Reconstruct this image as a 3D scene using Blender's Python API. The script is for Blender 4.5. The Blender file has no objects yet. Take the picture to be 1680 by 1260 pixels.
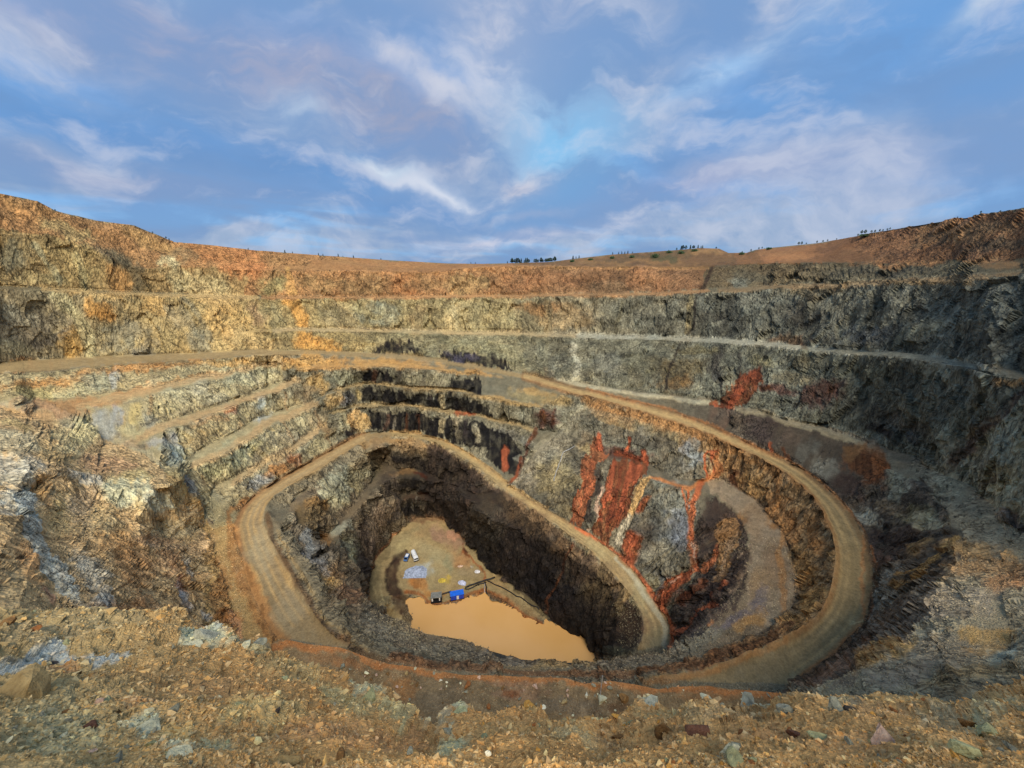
import bpy, bmesh, math, random
import numpy as np
from mathutils import Vector, Matrix
from mathutils.geometry import delaunay_2d_cdt

random.seed(7)
rng = np.random.default_rng(7)
scene = bpy.context.scene
COL = scene.collection

# ------------------------------------------------------------------ camera
FPX, PITCH = 640.0, math.radians(17.5)          # focal length in photo pixels (1680 wide), tilt below the horizon
CP, SP = math.cos(PITCH), math.sin(PITCH)
cam_data = bpy.data.cameras.new('camera')
cam = bpy.data.objects.new('camera', cam_data)
COL.objects.link(cam)
cam_data.sensor_fit = 'HORIZONTAL'
cam_data.sensor_width = 36.0
cam_data.lens = 36.0 * FPX / 1680.0
cam_data.clip_start = 0.1
cam_data.clip_end = 20000.0
cam.location = (0, 0, 0)                        # eye level on the rim is the zero of all heights
cam.rotation_euler = (math.radians(90) - PITCH, 0, 0)
scene.camera = cam

# ------------------------------------------------------------------ sky, sun, exposure
SUN_EL, SUN_AZ = math.radians(50), math.radians(170)   # azimuth clockwise from straight ahead (+Y): behind the right shoulder
world = bpy.data.worlds.new('World')
scene.world = world
world.use_nodes = True
TARGET = 4.4                                     # ground facets, in plate pixels
ALBEDO = np.array([1.90, 1.82, 1.42])
WATER_K = 1.5
SKY_WARP = 0.22
SKY_TINT = (0.4, 0.5, 0.65)
SKY_BLUE = (0.54, 1.24, 2.39)
CLOUD_GREY = (1.02, 1.33, 1.88)
CLOUD_DARK = (0.51, 0.98, 1.85)
CLOUD_LIGHT = (2.1, 2.2, 2.55)
SKY_BLOBS = [   # azimuth, elevation, half width, half height (deg), tilt, edge, colour, amount, breakup
  (-44, 35, 26, 9, -6, 1.0, (0.66, 1.08, 1.84), 0.9, .2),
  (-46, 24, 14, 4.5, -4, 1.0, (1.43, 1.51, 1.99), 0.85, .25),
  (-12, 34, 20, 8, -12, 1.1, (2.20, 2.32, 2.62), 0.9, .3),
  (-6, 29, 16, 5, -22, 1.2, (1.47, 1.65, 2.22), 0.8, .3),
  (-1, 25, 14, 5.5, -52, 1.2, (2.24, 2.26, 2.51), 0.95, .3),
  (-25, 29, 8, 3, -25, 1.2, (0.72, 1.12, 1.85), 0.85, .25),
  (-33, 27, 6, 2.5, -10, 1.2, (1.22, 1.89, 2.62), 0.7, .4),
  (-30, 21, 20, 4.5, -14, 1.0, (1.13, 1.24, 1.77), 0.9, .2),
  (-14, 16.8, 10, 3.2, -24, 1.4, (1.18, 1.22, 1.62), 0.95, .15),
  (-12, 20.2, 9, 1.1, -27, 1.2, (2.05, 2.13, 2.45), 0.8, .35),
  (-46, 13.5, 18, 2.6, -2, 1.0, (0.44, 1.02, 2.07), 0.9, .25),
  (-26, 16, 4, 1.8, -10, 1.2, (1.54, 1.95, 2.51), 0.8, .4),
  (-26, 10.5, 24, 2.4, -6, 1.0, (0.46, 0.98, 1.94), 0.9, .25),
  (-40, 8, 18, 1.5, -4, 1.0, (1.09, 1.28, 1.88), 0.8, .3),
  (-12, 6.5, 17, 1.6, -4, 1.0, (0.49, 1.00, 1.94), 0.85, .35),
  (6.5, 15.0, 8, 6, 30, 1.0, (0.59, 1.83, 3.02), 0.75, .4),
  (8, 8, 7, 2.6, 10, 1.0, (0.64, 1.77, 2.91), 0.9, .3),
  (-9, 9.0, 9, .9, -12, 1.2, (2.43, 2.56, 2.85), 0.6, .7),
  (-15, 11.2, 4, .8, -14, 1.3, (1.92, 2.32, 2.74), 0.9, .5),
  (1, 9.8, 4.5, 2.2, -8, 1.3, (1.98, 1.95, 2.22), 0.95, .3),
  (2, 5.8, 6, .7, 0, 1.3, (2.30, 2.26, 2.45), 0.9, .4),
  (0, 3.0, 13, 1.1, 0, 1.0, (2.05, 2.07, 2.45), 0.8, .4),
  (20, 35, 26, 8, 6, 1.0, (1.05, 1.28, 1.94), 0.9, .2),
  (16, 23, 12, 5, 20, 1.0, (0.84, 1.22, 1.96), 0.8, .3),
  (42, 20, 20, 6.5, 16, 1.0, (0.49, 1.12, 2.22), 0.9, .3),
  (38, 27, 6, 1.3, 28, 1.2, (1.66, 2.07, 2.62), 0.85, .6),
  (47, 21, 5, 1.0, 24, 1.2, (1.54, 1.95, 2.51), 0.8, .6),
  (24, 20, 5, 1.4, 24, 1.2, (1.15, 1.83, 2.74), 0.8, .5),
  (28, 13, 15, 2.4, 14, 1.2, (0.49, 1.05, 2.05), 0.85, .3),
  (24, 8, 20, 2.4, 6, 1.0, (1.10, 1.32, 1.99), 0.85, .3),
  (46, 9, 14, 3, 8, 1.0, (0.96, 1.32, 2.07), 0.7, .3),
]
scene.view_settings.view_transform = 'Standard'
scene.view_settings.look = 'None'
scene.view_settings.exposure = 1.65
scene.view_settings.gamma = 1.0
scene.view_settings.use_curve_mapping = False
sun_data = bpy.data.lights.new('sun', 'SUN')
sun_data.energy = 1.5
sun_data.angle = math.radians(34)
sun_data.color = (1.0, 0.92, 0.82)
sun = bpy.data.objects.new('sun', sun_data)
COL.objects.link(sun)
sun_dir = Vector((math.sin(SUN_AZ) * math.cos(SUN_EL), math.cos(SUN_AZ) * math.cos(SUN_EL), math.sin(SUN_EL)))
sun.rotation_euler = sun_dir.to_track_quat('Z', 'Y').to_euler()
def build_sky():
    nt = world.node_tree
    nt.nodes.clear()
    N, L = nt.nodes.new, nt.links.new
    def math_(op, a, b=None, c=None, clamp=False):
        n = N('ShaderNodeMath'); n.operation = op; n.use_clamp = clamp
        for i, v in enumerate((a, b, c)):
            if v is None: continue
            if isinstance(v, (int, float)): n.inputs[i].default_value = v
            else: L(v, n.inputs[i])
        return n.outputs[0]
    def mix(f, a, b):
        n = N('ShaderNodeMix'); n.data_type = 'RGBA'
        if isinstance(f, (int, float)): n.inputs[0].default_value = f
        else: L(f, n.inputs[0])
        for i, v in ((6, a), (7, b)):
            if isinstance(v, tuple): n.inputs[i].default_value = (*v, 1)
            else: L(v, n.inputs[i])
        return n.outputs[2]
    def ss(v, lo, hi):
        n = N('ShaderNodeMapRange'); n.interpolation_type = 'SMOOTHSTEP'
        L(v, n.inputs[0]); n.inputs[1].default_value = lo; n.inputs[2].default_value = hi
        return n.outputs[0]
    sky = N('ShaderNodeTexSky'); sky.sky_type = 'NISHITA'; sky.sun_disc = False
    sky.sun_elevation = SUN_EL; sky.sun_rotation = SUN_AZ
    sky.air_density = 1.2; sky.ozone_density = 2.0
    tc = N('ShaderNodeTexCoord')
    sep = N('ShaderNodeSeparateXYZ'); L(tc.outputs['Generated'], sep.inputs[0])
    zc = math_('MAXIMUM', sep.outputs[2], 0.0)
    den = math_('ADD', zc, 0.10)
    u = math_('DIVIDE', sep.outputs[0], den)         # position on a flat cloud deck
    v = math_('DIVIDE', sep.outputs[1], den)
    def deck(ru, sx, sy, scale, detail, rough, seed, warp=0.0):
        c, s = math.cos(ru), math.sin(ru)
        a = math_('ADD', math_('MULTIPLY', u, c * sx), math_('MULTIPLY', v, s * sx))
        b = math_('ADD', math_('MULTIPLY', u, -s * sy), math_('MULTIPLY', v, c * sy))
        cb = N('ShaderNodeCombineXYZ'); L(a, cb.inputs[0]); L(b, cb.inputs[1]); cb.inputs[2].default_value = seed
        n = N('ShaderNodeTexNoise'); n.inputs['Scale'].default_value = scale
        n.inputs['Detail'].default_value = detail; n.inputs['Roughness'].default_value = rough
        n.inputs['Distortion'].default_value = warp
        L(cb.outputs[0], n.inputs['Vector'])
        return n.outputs['Fac']
    # clouds that have a place of their own on the deck: (azimuth deg, elevation deg, width, height, tilt)
    def blob(az, el, wa, we, rot, soft=1.0):
        ce, se = math.cos(math.radians(el)), math.sin(math.radians(el))
        d = Vector((math.sin(math.radians(az)) * ce, math.cos(math.radians(az)) * ce, se))
        e1 = Vector((math.cos(math.radians(az)), -math.sin(math.radians(az)), 0)); e2 = e1.cross(d)
        r = math.radians(rot)
        a1 = e1 * math.cos(r) + e2 * math.sin(r); a2 = -e1 * math.sin(r) + e2 * math.cos(r)
        def dot(vec):
            n = N('ShaderNodeVectorMath'); n.operation = 'DOT_PRODUCT'
            L(warped, n.inputs[0]); n.inputs[1].default_value = vec; return n.outputs['Value']
        p = math_('DIVIDE', dot(a1), math.radians(wa)); q = math_('DIVIDE', dot(a2), math.radians(we))
        rr = math_('ADD', math_('MULTIPLY', p, p), math_('MULTIPLY', q, q))
        front = math_('GREATER_THAN', dot(d), 0.0)
        return math_('MULTIPLY', front, math_('EXPONENT', math_('MULTIPLY', rr, -soft)))
    wn = N('ShaderNodeTexNoise'); wn.inputs['Scale'].default_value = 3.2; wn.inputs['Detail'].default_value = 5
    wn.inputs['Roughness'].default_value = 0.55
    L(tc.outputs['Generated'], wn.inputs['Vector'])
    sub = N('ShaderNodeVectorMath'); sub.operation = 'SUBTRACT'; L(wn.outputs['Color'], sub.inputs[0]); sub.inputs[1].default_value = (.5, .5, .5)
    scl = N('ShaderNodeVectorMath'); scl.operation = 'SCALE'; L(sub.outputs[0], scl.inputs[0]); scl.inputs['Scale'].default_value = SKY_WARP
    ad = N('ShaderNodeVectorMath'); ad.operation = 'ADD'; L(tc.outputs['Generated'], ad.inputs[0]); L(scl.outputs[0], ad.inputs[1])
    warped = ad.outputs[0]
    big = deck(math.radians(-24), 1.2, .85, 0.8, 5, 0.5, 3.1, 0.4)
    def layer(scale, flat, tilt, detail, rough, seed):
        mp = N('ShaderNodeMapping'); L(warped, mp.inputs['Vector']); mp.inputs['Scale'].default_value = (1, 1, flat)
        mp.inputs['Rotation'].default_value = (0, tilt, 0); mp.inputs['Location'].default_value = (seed, seed * .7, seed * 1.3)
        n = N('ShaderNodeTexNoise'); n.inputs['Scale'].default_value = scale; n.inputs['Detail'].default_value = detail; n.inputs['Roughness'].default_value = rough
        L(mp.outputs[0], n.inputs['Vector']); return n.outputs['Fac']
    mid = layer(3.0, 2.6, .22, 7, .55, 3.3)
    fine = layer(8.0, 2.2, .22, 7, .58, 7.1)
    tint = N('ShaderNodeMix'); tint.data_type = 'RGBA'; tint.blend_type = 'MULTIPLY'; tint.inputs[0].default_value = 1
    L(sky.outputs[0], tint.inputs[6]); tint.inputs[7].default_value = (*SKY_TINT, 1)
    cur = mix(0.8, tint.outputs[2], SKY_BLUE)
    comb = math_('ADD', math_('MULTIPLY', big, 0.6), math_('MULTIPLY', mid, 0.4))
    cur = mix(math_('MULTIPLY', ss(comb, 0.40, 0.56), 0.85), cur, CLOUD_GREY)
    tex = ss(math_('ADD', math_('MULTIPLY', mid, 0.65), math_('MULTIPLY', fine, 0.35)), 0.38, 0.60)
    for (az, el, wa, we, rot, soft, colr, amt, tamt) in SKY_BLOBS:
        m = blob(az, el, wa, we, rot, soft)
        m = math_('MULTIPLY', m, math_('ADD', 1 - tamt, math_('MULTIPLY', tex, tamt * 1.5)))
        cur = mix(math_('MINIMUM', math_('MULTIPLY', m, amt), 1.0), cur, colr)
    dk = ss(math_('SUBTRACT', mid, math_('MULTIPLY', big, 0.3)), 0.28, 0.44)          # thicker undersides
    cur = mix(math_('MULTIPLY', math_('SUBTRACT', 1.0, dk), 0.65), cur, CLOUD_DARK)
    hi = ss(math_('ADD', math_('MULTIPLY', mid, .5), math_('MULTIPLY', fine, .5)), 0.49, 0.66)
    cur = mix(math_('MULTIPLY', hi, 0.5), cur, CLOUD_LIGHT)
    bg = N('ShaderNodeBackground'); bg.inputs['Strength'].default_value = 0.1
    L(cur, bg.inputs['Color'])
    out = N('ShaderNodeOutputWorld'); L(bg.outputs[0], out.inputs[0])
build_sky()
# ------------------------------------------------------------------ survey: break lines of the pit
# Each break line (bench crest, bench toe, road edge) was surveyed by its bearing from the rim (px, py on the
# 1680x1260 plate) together with its height z in metres ('z') or its plan distance r ('r'); from these its
# true 3-D place follows, and the ground is the triangulated surface through all of them.
def ray(px, py):
    px = np.asarray(px, float); py = np.asarray(py, float)
    x = px - 840.0; v = 630.0 - py
    return x, FPX * CP + v * SP, v * CP - FPX * SP          # right, forward, up
def r_of(mode, px, py, val):
    x, f, u = ray(px, py); h = np.hypot(x, f)
    return val if mode == 'r' else val * h / u
def to_world(px, py, r):
    x, f, u = ray(px, py); h = np.hypot(x, f)
    return np.stack([x / h * r, f / h * r, u / h * r], -1)

LINES = {}
def line(name, mode, pts, far=None, smooth=True):
    """far: second depth (z) for points on an edge that hides what lies behind it"""
    LINES[name] = (mode, pts, far, smooth)

line('skyline', 'r', [(-600,180,260),(-250,255,285),(0,318,300),(60,330,302),(90,346,304),(160,363,308),(220,370,311),(255,384,312),
  (285,397,314),(340,402,316),(420,411,318),(500,417,325),(580,423,330),(640,427,335),(730,432,338),(790,433,345),(830,432,355),
  (900,430,400),(940,425,420),(1000,418,430),(1060,414,430),(1100,411,425),(1150,407,420),(1180,408,412),(1195,415,405),(1225,415,395),
  (1240,410,375),(1270,406,362),(1340,399,335),(1400,389,312),(1440,380,298),(1500,370,280),(1560,360,262),(1610,353,248),(1680,343,230),
  (1950,300,190),(2300,250,150)], smooth=False)
line('rim', 'r', [(-600,300,250),(0,376,291),(110,393,292),(220,440,293),(300,437,297),(420,444,303),(560,445,307),(700,446,310),(770,440,313),
  (840,437,315),(1000,438,315),(1160,437,310),(1250,432,298),(1400,431,265),(1560,428,233),(1680,425,208),(2300,350,135)])
line('b1_toe', 'r', [(-600,432,246),(0,468,288),(130,474,290),(300,480,294),(400,485,295),(560,485,295),(700,484,295),(840,483,295),(950,481,294),
  (1060,479,292),(1145,475,286),(1260,468,276),(1350,462,259),(1440,458,241),(1560,452,218),(1680,441,196),(2300,385,126)])
line('b1_crest', 'r', [(-600,440,240),(0,475,280),(130,481,283),(300,488,287),(400,491,289),(560,491,290),(700,490,290),(840,489,290),(950,487,289),
  (1060,486,287),(1145,482,281),(1260,477,268),(1350,473,252),(1440,469,235),(1560,462,212),(1680,452,190),(2300,400,120)])
line('b2_toe', 'r', [(425,540,279),(500,538,278),(560,538,277),(640,540,277),(720,541,277),(840,543,276),(960,547,273),(1060,550,268),(1150,553,260),
  (1260,560,243),(1330,567,231),(1410,573,218),(1480,577,203),(1560,587,186),(1620,598,173),(1680,609,160),(2300,700,106)])
line('b2_crest', 'r', [(425,545,272),(500,544,272),(560,544,271),(640,546,271),(720,548,271),(840,550,270),(960,554,267),(1060,557,262),(1150,561,254),
  (1260,568,236),(1330,577,224),(1410,583,210),(1480,588,195),(1560,600,178),(1620,612,165),(1680,624,152),(2300,720,100)])
# upper ramp: from the left wall to the far wall and down the right side
line('ramp_back', 'z', [(-600,690,-36),(-250,635,-39),(0,596,-42),(110,587,-44),(200,583,-45.5),(300,579,-47),(390,575,-48.5),(430,574,-49.5),(520,575,-52),(620,579,-55),
  (700,586,-58.5),(760,595,-61.5),(820,605,-64),(860,613,-66),(900,624,-68.5),(950,638,-71),(1000,651,-72.5),(1050,664,-73.5),(1100,677,-74.5),(1154,697,-75.8),
  (1230,731,-76.7),(1307,767,-77.2),(1345,795,-77.6),(1383,828,-78),(1406,864,-78.6),(1425,910,-79.6),(1430,963,-81),(1417,1016,-82.2),(1383,1058,-83.2),(1345,1092,-84),(1300,1125,-84.8)])
line('ramp_front', 'z', [(-600,735,-36.6),(-250,665,-40),(0,613,-43),(60,609,-44),(200,597,-46.3),(330,590,-48.3),(440,583,-50.3),(520,582,-52.4),(620,586,-55.3),(700,593,-58.8),
  (760,602,-61.8),(820,612,-64.3),(860,621,-66.3),(900,633,-68.9),(950,648,-71.3),(1000,663,-72.8),(1040,675,-73.6),(1101,694,-74.7),(1154,712,-76),(1211,738,-76.8),
  (1269,769,-77.2),(1307,795,-77.6),(1337,826,-78),(1356,864,-78.8),(1368,902,-79.7),(1366,944,-80.8),(1356,986,-82),(1337,1016,-82.8),(1307,1039,-83.4),(1250,1066,-84.4),(1192,1090,-85.2),(1130,1108,-86),(1060,1118,-86.6)])
# far benches below the ramp
line('q1_toe', 'z', [(485,601,-57),(580,598,-57.6),(680,600,-59.3),(760,608,-62.4)])
line('q1_crest', 'z', [(490,607,-58),(600,604,-59.2),(680,606,-60.3),(760,613,-63)])
line('q2_toe', 'z', [(545,640,-69),(600,628,-69.5),(660,633,-70),(728,637,-71),(786,645,-72.5),(843,656,-74.5),(894,666,-76)])
line('q2_crest', 'z', [(545,645,-69.5),(600,632,-70),(660,638,-70.6),(728,642,-71.5),(786,650,-73),(843,661,-75),(890,672,-76.6)])
line('q3_toe', 'z', [(545,676,-80),(574,667,-80),(614,663,-80.3),(671,664,-81),(728,669,-82),(771,676,-83.5),(814,687,-85.5),(857,696,-87),(885,703,-88)])
line('q3_crest', 'z', [(548,681,-80.5),(574,672,-80.5),(614,668,-80.8),(671,669,-81.5),(728,675,-82.6),(771,682,-84),(814,692,-86),(857,702,-87.6),(880,709,-88.5)])
line('q4', 'z', [(789,727,-94),(829,736,-96),(857,748,-97.5)])
line('spur', 'z', [(958,668,-76),(935,690,-82),(905,715,-88),(880,740,-93),(862,770,-98.5),(840,795,-103)])
line('spur_east', 'z', [(972,690,-80),(955,715,-86),(935,732,-90)])
# right: bench above the ramp, and the broad gravel bench it opens into
line('b3_toe', 'z', [(908,620.5,-68.7),(937,626,-69),(994,634,-69.5),(1051,643,-69.5),(1100,648,-69.2),(1137,653,-68.8),(1180,656,-67.9),(1203,666,-67.2),(1242,673,-67),(1294,690,-66.6),
  (1345,698,-66.2),(1383,709,-66),(1421,723,-65.6),(1459,736,-65),(1500,748,-63.5),(1540,775,-62),(1600,800,-59.5),(1630,833,-58),(1665,864,-56.5),(1750,890,-53),(2300,1000,-40)])
line('b3_crest', 'z', [(915,625,-69.2),(937,630.5,-69.6),(994,640,-70.3),(1051,649,-70.6),(1100,654,-70.4),(1137,661,-69.6),(1180,665,-69),(1210,673,-68),(1251,684,-67.6),(1294,697,-67.4),(1337,708,-67.2),
  (1402,730,-67),(1440,751,-66.8),(1463,765,-66.3),(1470,776,-66),(1509,788,-65),(1531,810,-64),(1550,841,-62.5),(1573,864,-61.5),(1581,894,-60.3),(1569,925,-59),(1554,955,-57.8),(1528,986,-56),
  (1505,1024,-54.5),(1459,1070,-51.5),(1402,1100,-49.3),(1345,1124,-47.5)])
line('b3_foot', 'z', [(1200,701,-74),(1262,735,-75),(1330,772,-76),(1390,822,-76.8),(1425,870,-77.5),(1443,915,-78.6),(1448,965,-79.6),(1438,1012,-80.6),(1405,1058,-81.6),(1365,1092,-82.4),(1325,1118,-83)])
# gravel bench inside the ramp (right and near side) and its crest above the deep pit
line('g_toe', 'z', [(940,735,-90.5),(980,741,-90),(1030,749,-90),(1070,765,-90.5),(1110,785,-91),(1150,788,-91),(1180,785,-91),(1212,800,-91),(1245,825,-91),(1272,855,-91),(1290,885,-91.2),
  (1303,920,-91.5),(1306,960,-91.8),(1299,1000,-92),(1280,1022,-92),(1240,1042,-92.3),(1180,1066,-92.7),(1100,1090,-93),(1000,1100,-93)])
line('g_crest', 'z', [(938,742,-91),(985,751,-91),(1040,762,-91.3),(1062,783,-92),(1110,800,-92.2),(1140,806,-92.5),(1165,812,-93),(1190,827,-93.5),(1213,850,-94.2),(1226,880,-94.7),(1228,910,-95),(1217,950,-95.4),(1195,985,-95.8),(1160,1020,-96.2),(1130,1045,-96.6)])
line('n1_crest', 'z', [(1130,1045,-96.6),(1108,1061,-97),(1080,1073,-97.3),(1030,1080,-97.5),(980,1086,-97.7),(920,1087,-97.8),(850,1081,-98),(790,1063,-98.3),(760,1052,-98.5),(735,1047,-98.6),(700,1041,-99),(650,1018,-100),(625,1005,-100.5),(605,995,-101)],
   far=[-96.6,-124,-124.5,-128,-144.5,-146,-146,-146,-146,-146,-146,-143,-136,-101], smooth=False)
# bund between the near road and the gravel slope
line('bund_top', 'z', [(460,868,-88.4),(488,915,-87.6),(520,966,-86.8),(548,1008,-86.3),(588,1050,-86),(640,1078,-85.8),(720,1096,-86),(800,1104,-86)])
line('bund_foot', 'z', [(472,870,-91.5),(500,910,-91.5),(535,960,-91),(568,1003,-91),(610,1040,-91),(670,1070,-91),(740,1085,-91.5),(850,1092,-92),(930,1096,-92.5)])
# lower road
line('low_back', 'z', [(453,1048,-88),(430,1007,-88.4),(408,957,-89),(397,913,-89.5),(385,872,-90),(392,843,-90.4),(412,818,-90.9),(460,786,-92),(500,763,-92.8),(545,738,-93.6),(585,716,-94.2),(614,709,-94.6),(660,709,-95.6),(700,717,-96.8),
  (743,731,-98.4),(786,757,-100.5),(829,791,-103.4),(871,823,-106),(914,847,-108.6),(957,872,-111.2),(985,893,-113),(1014,913,-114.8),(1040,939,-116.6),(1082,997,-120),(1100,1030,-122),(1104,1056,-123.4)])
line('low_front', 'z', [(583,1067,-87.6),(547,1040,-88),(517,1003,-88.6),(490,967,-89),(463,920,-89.7),(443,883,-90.2),(433,857,-90.6),(440,829,-91),(470,804,-91.8),(517,777,-92.9),(563,748,-93.8),(600,727,-94.4),(637,717,-95),(686,720,-96.4),(729,735,-98.2),
  (771,761,-100.6),(809,791,-103.4),(843,818,-106),(886,847,-108.4),(929,877,-111.4),(957,898,-113.2),(990,927,-115.5),(1025,967,-118.4),(1048,1001,-120.8),(1055,1028,-122.2),(1051,1054,-123.6),(1040,1070,-124.4)])
# left inner wall
line('cl_crest', 'z', [(680,733,-99),(655,727,-98),(600,743,-97),(560,767,-96.2),(530,787,-95.8),(490,809,-95.2),(476,827,-95),(482,852,-95.4),(505,876,-96.4),(530,901,-97.6),(560,936,-99),(585,966,-100.2),(605,995,-101)])
line('i1_toe', 'z', [(522,886,-110),(545,868,-110),(560,848,-110.5),(593,810,-111.5),(620,766,-112.5),(632,753,-112.5)])
line('i1_crest', 'z', [(530,905,-111),(558,880,-111),(574,856,-111.5),(606,818,-112.5),(630,780,-113.5)])
line('corner1', 'z', [(640,768,-113),(680,768,-113.5),(705,775,-114),(728,790,-115)])
line('corner1_crest', 'z', [(645,784,-114.5),(680,787,-115),(710,793,-115.5)])
line('corner2', 'z', [(655,812,-126),(685,808,-126.5),(715,815,-127)])
line('corner2_crest', 'z', [(660,822,-127.5),(690,818,-128),(712,824,-128)])
line('floor_left', 'z', [(600,985,-137),(602,955,-138.5),(612,925,-139.8),(630,899,-141),(653,870,-142),(680,853,-142.5),(700,848,-142.6),(735,857,-142.6),(762,882,-142.7),(780,906,-142.8),(795,925,-142.9),(818,945,-143),
  (850,965,-143.1),(885,992,-143.3),(902,1014,-143.6),(932,1034,-144.0),(962,1052,-144.0),(978,1069,-144.0)])
line('cr_crest', 'z', [(712,745,-102),(755,768,-104),(783,800,-107.5),(786,835,-110),(843,866,-113),(900,893,-115),(950,925,-118),(990,965,-121),(1012,1005,-123.5),(1016,1040,-126),(1010,1066,-127.5)])
line('shore', 'z', [(668,976,-143.7),(690,979,-143.7),(700,988,-143.7),(722,992,-143.7),(750,987,-143.7),(770,976,-143.7),(795,969,-143.7),(830,985,-143.7),(860,1009,-143.7),(885,1020,-143.7)])
line('shore_low', 'z', [(667,981,-144.3),(690,984,-145),(699,993,-145),(722,997,-145),(752,992,-145),(773,980,-145),(795,974,-145),(827,989,-145),(857,1014,-145),(884,1026,-145),(906,1021,-144.6),(930,1039,-144.8),(959,1057,-144.8),(973,1072,-144.8)])
line('shore_left', 'z', [(662,985,-143.7),(669,1004,-143.9),(688,1030,-144)])
line('shore_left_low', 'z', [(669,988,-145),(678,1008,-145),(696,1030,-145.5)])
line('pit_road_in', 'z', [(655,925,-142),(640,945,-140.8),(634,965,-139.8),(640,990,-138)])
# left benches
line('k1_toe', 'z', [(57,655,-51),(114,650,-51.5),(179,640,-52),(267,630,-53),(316,617,-54),(381,610,-55.2),(440,597,-56)])
line('k2_crest', 'z', [(126,673,-53),(187,658,-53.2),(236,650,-53.6),(274,641,-54),(335,626,-55),(381,617,-56),(440,601,-56.5),(472,607,-57.6)])
line('k2_toe', 'z', [(164,734,-61),(202,716,-61.4),(248,700,-62),(286,687,-62.8),(343,670,-64),(400,648,-64.5),(438,632,-65.5),(478,623,-63.5)])
line('k3_crest', 'z', [(229,725,-63),(267,707,-63.4),(324,691,-64.4),(366,675,-65.4),(404,659,-66.2),(457,644,-66.8),(497,625,-64.3)])
line('k3_toe', 'z', [(305,753,-72.5),(340,730,-73),(381,711,-74),(408,693,-74.6),(457,674,-75.5),(510,658,-74.5)])
line('k4_crest', 'z', [(316,767,-74),(366,749,-74.4),(400,724,-75),(438,702,-75.6),(488,682,-76.5),(522,668,-75.5)])
line('k4_toe', 'z', [(343,803,-83),(373,785,-83.3),(415,765,-84),(457,746,-84.4),(495,716,-85),(533,697,-85)])
line('k5_crest', 'z', [(385,796,-84.6),(419,771,-85),(461,752,-86),(507,721,-86),(541,703,-86)])
# left shoulder, talus and spurs below the ramp
line('talus', 'z', [(-250,720,-42),(0,668,-47.5),(50,690,-50),(100,705,-53),(150,745,-59),(210,752,-62.5),(260,770,-66)])
line('sh1', 'z', [(-250,800,-42),(0,742,-46),(45,775,-48.5),(85,775,-52),(130,785,-57),(200,802,-62),(275,800,-66)])
line('sh2', 'z', [(20,810,-50),(45,870,-51.5),(80,935,-53.5),(108,962,-55),(140,1000,-55)])
line('sh3', 'z', [(60,800,-53.3),(85,865,-56.8),(125,900,-59),(150,950,-59.5),(175,985,-60)])
line('sh4', 'z', [(150,830,-62.5),(215,850,-68),(232,905,-70),(262,970,-72)])
line('sh5', 'z', [(285,810,-71),(300,855,-80),(318,865,-86.5),(350,862,-89)])
line('sh6', 'z', [(270,870,-79),(300,905,-82.5),(322,960,-83),(345,1005,-84)])
line('sh7', 'z', [(352,905,-89),(362,950,-89),(378,1000,-88.2),(392,1040,-87.6)])
# near bench with its crumbling edge (hides the road), and the ledge underfoot
line('near_edge', 'z', [(446,1056,-41),(462,1048,-41),(500,1056,-41.3),(560,1063,-42),(600,1078,-42.3),(640,1090,-42.6),(700,1097,-43),(760,1108,-43),(850,1110,-43),(930,1113,-43.3),(960,1122,-43.4),(1000,1117,-43.6),(1040,1123,-43.8),(1080,1131,-44),(1110,1127,-44.2),(1160,1125,-44.6),(1200,1131,-45),(1250,1134,-45.6),(1300,1139,-46.3)],
   far=[-88,-88,-88,-87.6,-87.6,-87,-86.4,-86.4,-88,-88,-87.4,-87,-86.8,-86.6,-86.2,-85.6,-85.2,-85,-84.8], smooth=False)
line('ledge_edge', 'r', [(-600,900,34),(-250,985,20),(0,1026,14),(60,1022,13.6),(140,1014,13.2),(270,1012,12),(330,1018,11),(350,1032,10),(362,1052,9),(372,1067,8.6),(395,1064,8.8),(412,1053,9.2),(430,1060,8.8),(450,1085,8),(500,1102,7.4),(520,1106,7.2),(560,1120,6.8),
  (590,1136,6.4),(620,1148,6.1),(650,1170,5.6),(668,1192,5.2),(692,1206,4.9),(712,1218,4.6),(724,1200,4.8),(738,1178,5),(750,1168,5.1),(772,1164,5.1),(815,1173,5),(840,1166,5.1),(870,1157,5.2),(890,1169,5),(905,1178,4.8),(925,1172,4.9),(960,1170,4.9),(1000,1178,4.9),(1030,1165,5.2),(1065,1145,5.7),
  (1090,1155,5.6),(1112,1160,5.6),(1135,1151,5.9),(1160,1146,6.2),(1180,1158,6),(1205,1166,5.9),(1220,1160,6.2),(1250,1164,6.4),(1290,1151,7),(1310,1143,7.4),(1350,1142,7.8),(1400,1149,8),(1440,1142,8.6),(1500,1147,9),(1540,1155,9),(1580,1159,9.4),(1620,1149,10.4),(1680,1130,12.4),(1800,1110,14),(2300,1060,22)],
   far=[-36,-40,-46,-50,-56,-72,-82,-85,-86.5,-87.3,-87.6,-87.8,-87.8,-41.8,-42,-42.2,-42.5,-43,-43,-43,-43,-43,-43,-43,-43,-43,-43,-43,-43.3,-43.5,-43.5,-43.5,-43.7,-44,-44,-44,-44.2,-44.4,-44.6,-44.8,-45,-45.2,-45.4,-45.6,-46,-46.4,-46.6,-46.5,-46,-45,-44,-43,-42,-41,-40,-38,-34], smooth=False)
line('ledge_1', 'r', [(-600,980,18),(0,1096,8.6),(150,1092,8.4),(300,1088,8.2),(400,1090,7.8)])
line('ledge_2', 'r', [(-600,1080,11),(0,1160,5.8),(200,1160,5.0),(400,1160,4.5),(520,1190,3.9),(620,1215,3.4),(710,1240,2.9),(800,1225,3.0),(1000,1222,3.1),(1200,1205,3.6),(1400,1202,4.4),(1600,1200,5.3),(1800,1190,6.4),(2300,1150,12)])
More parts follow.
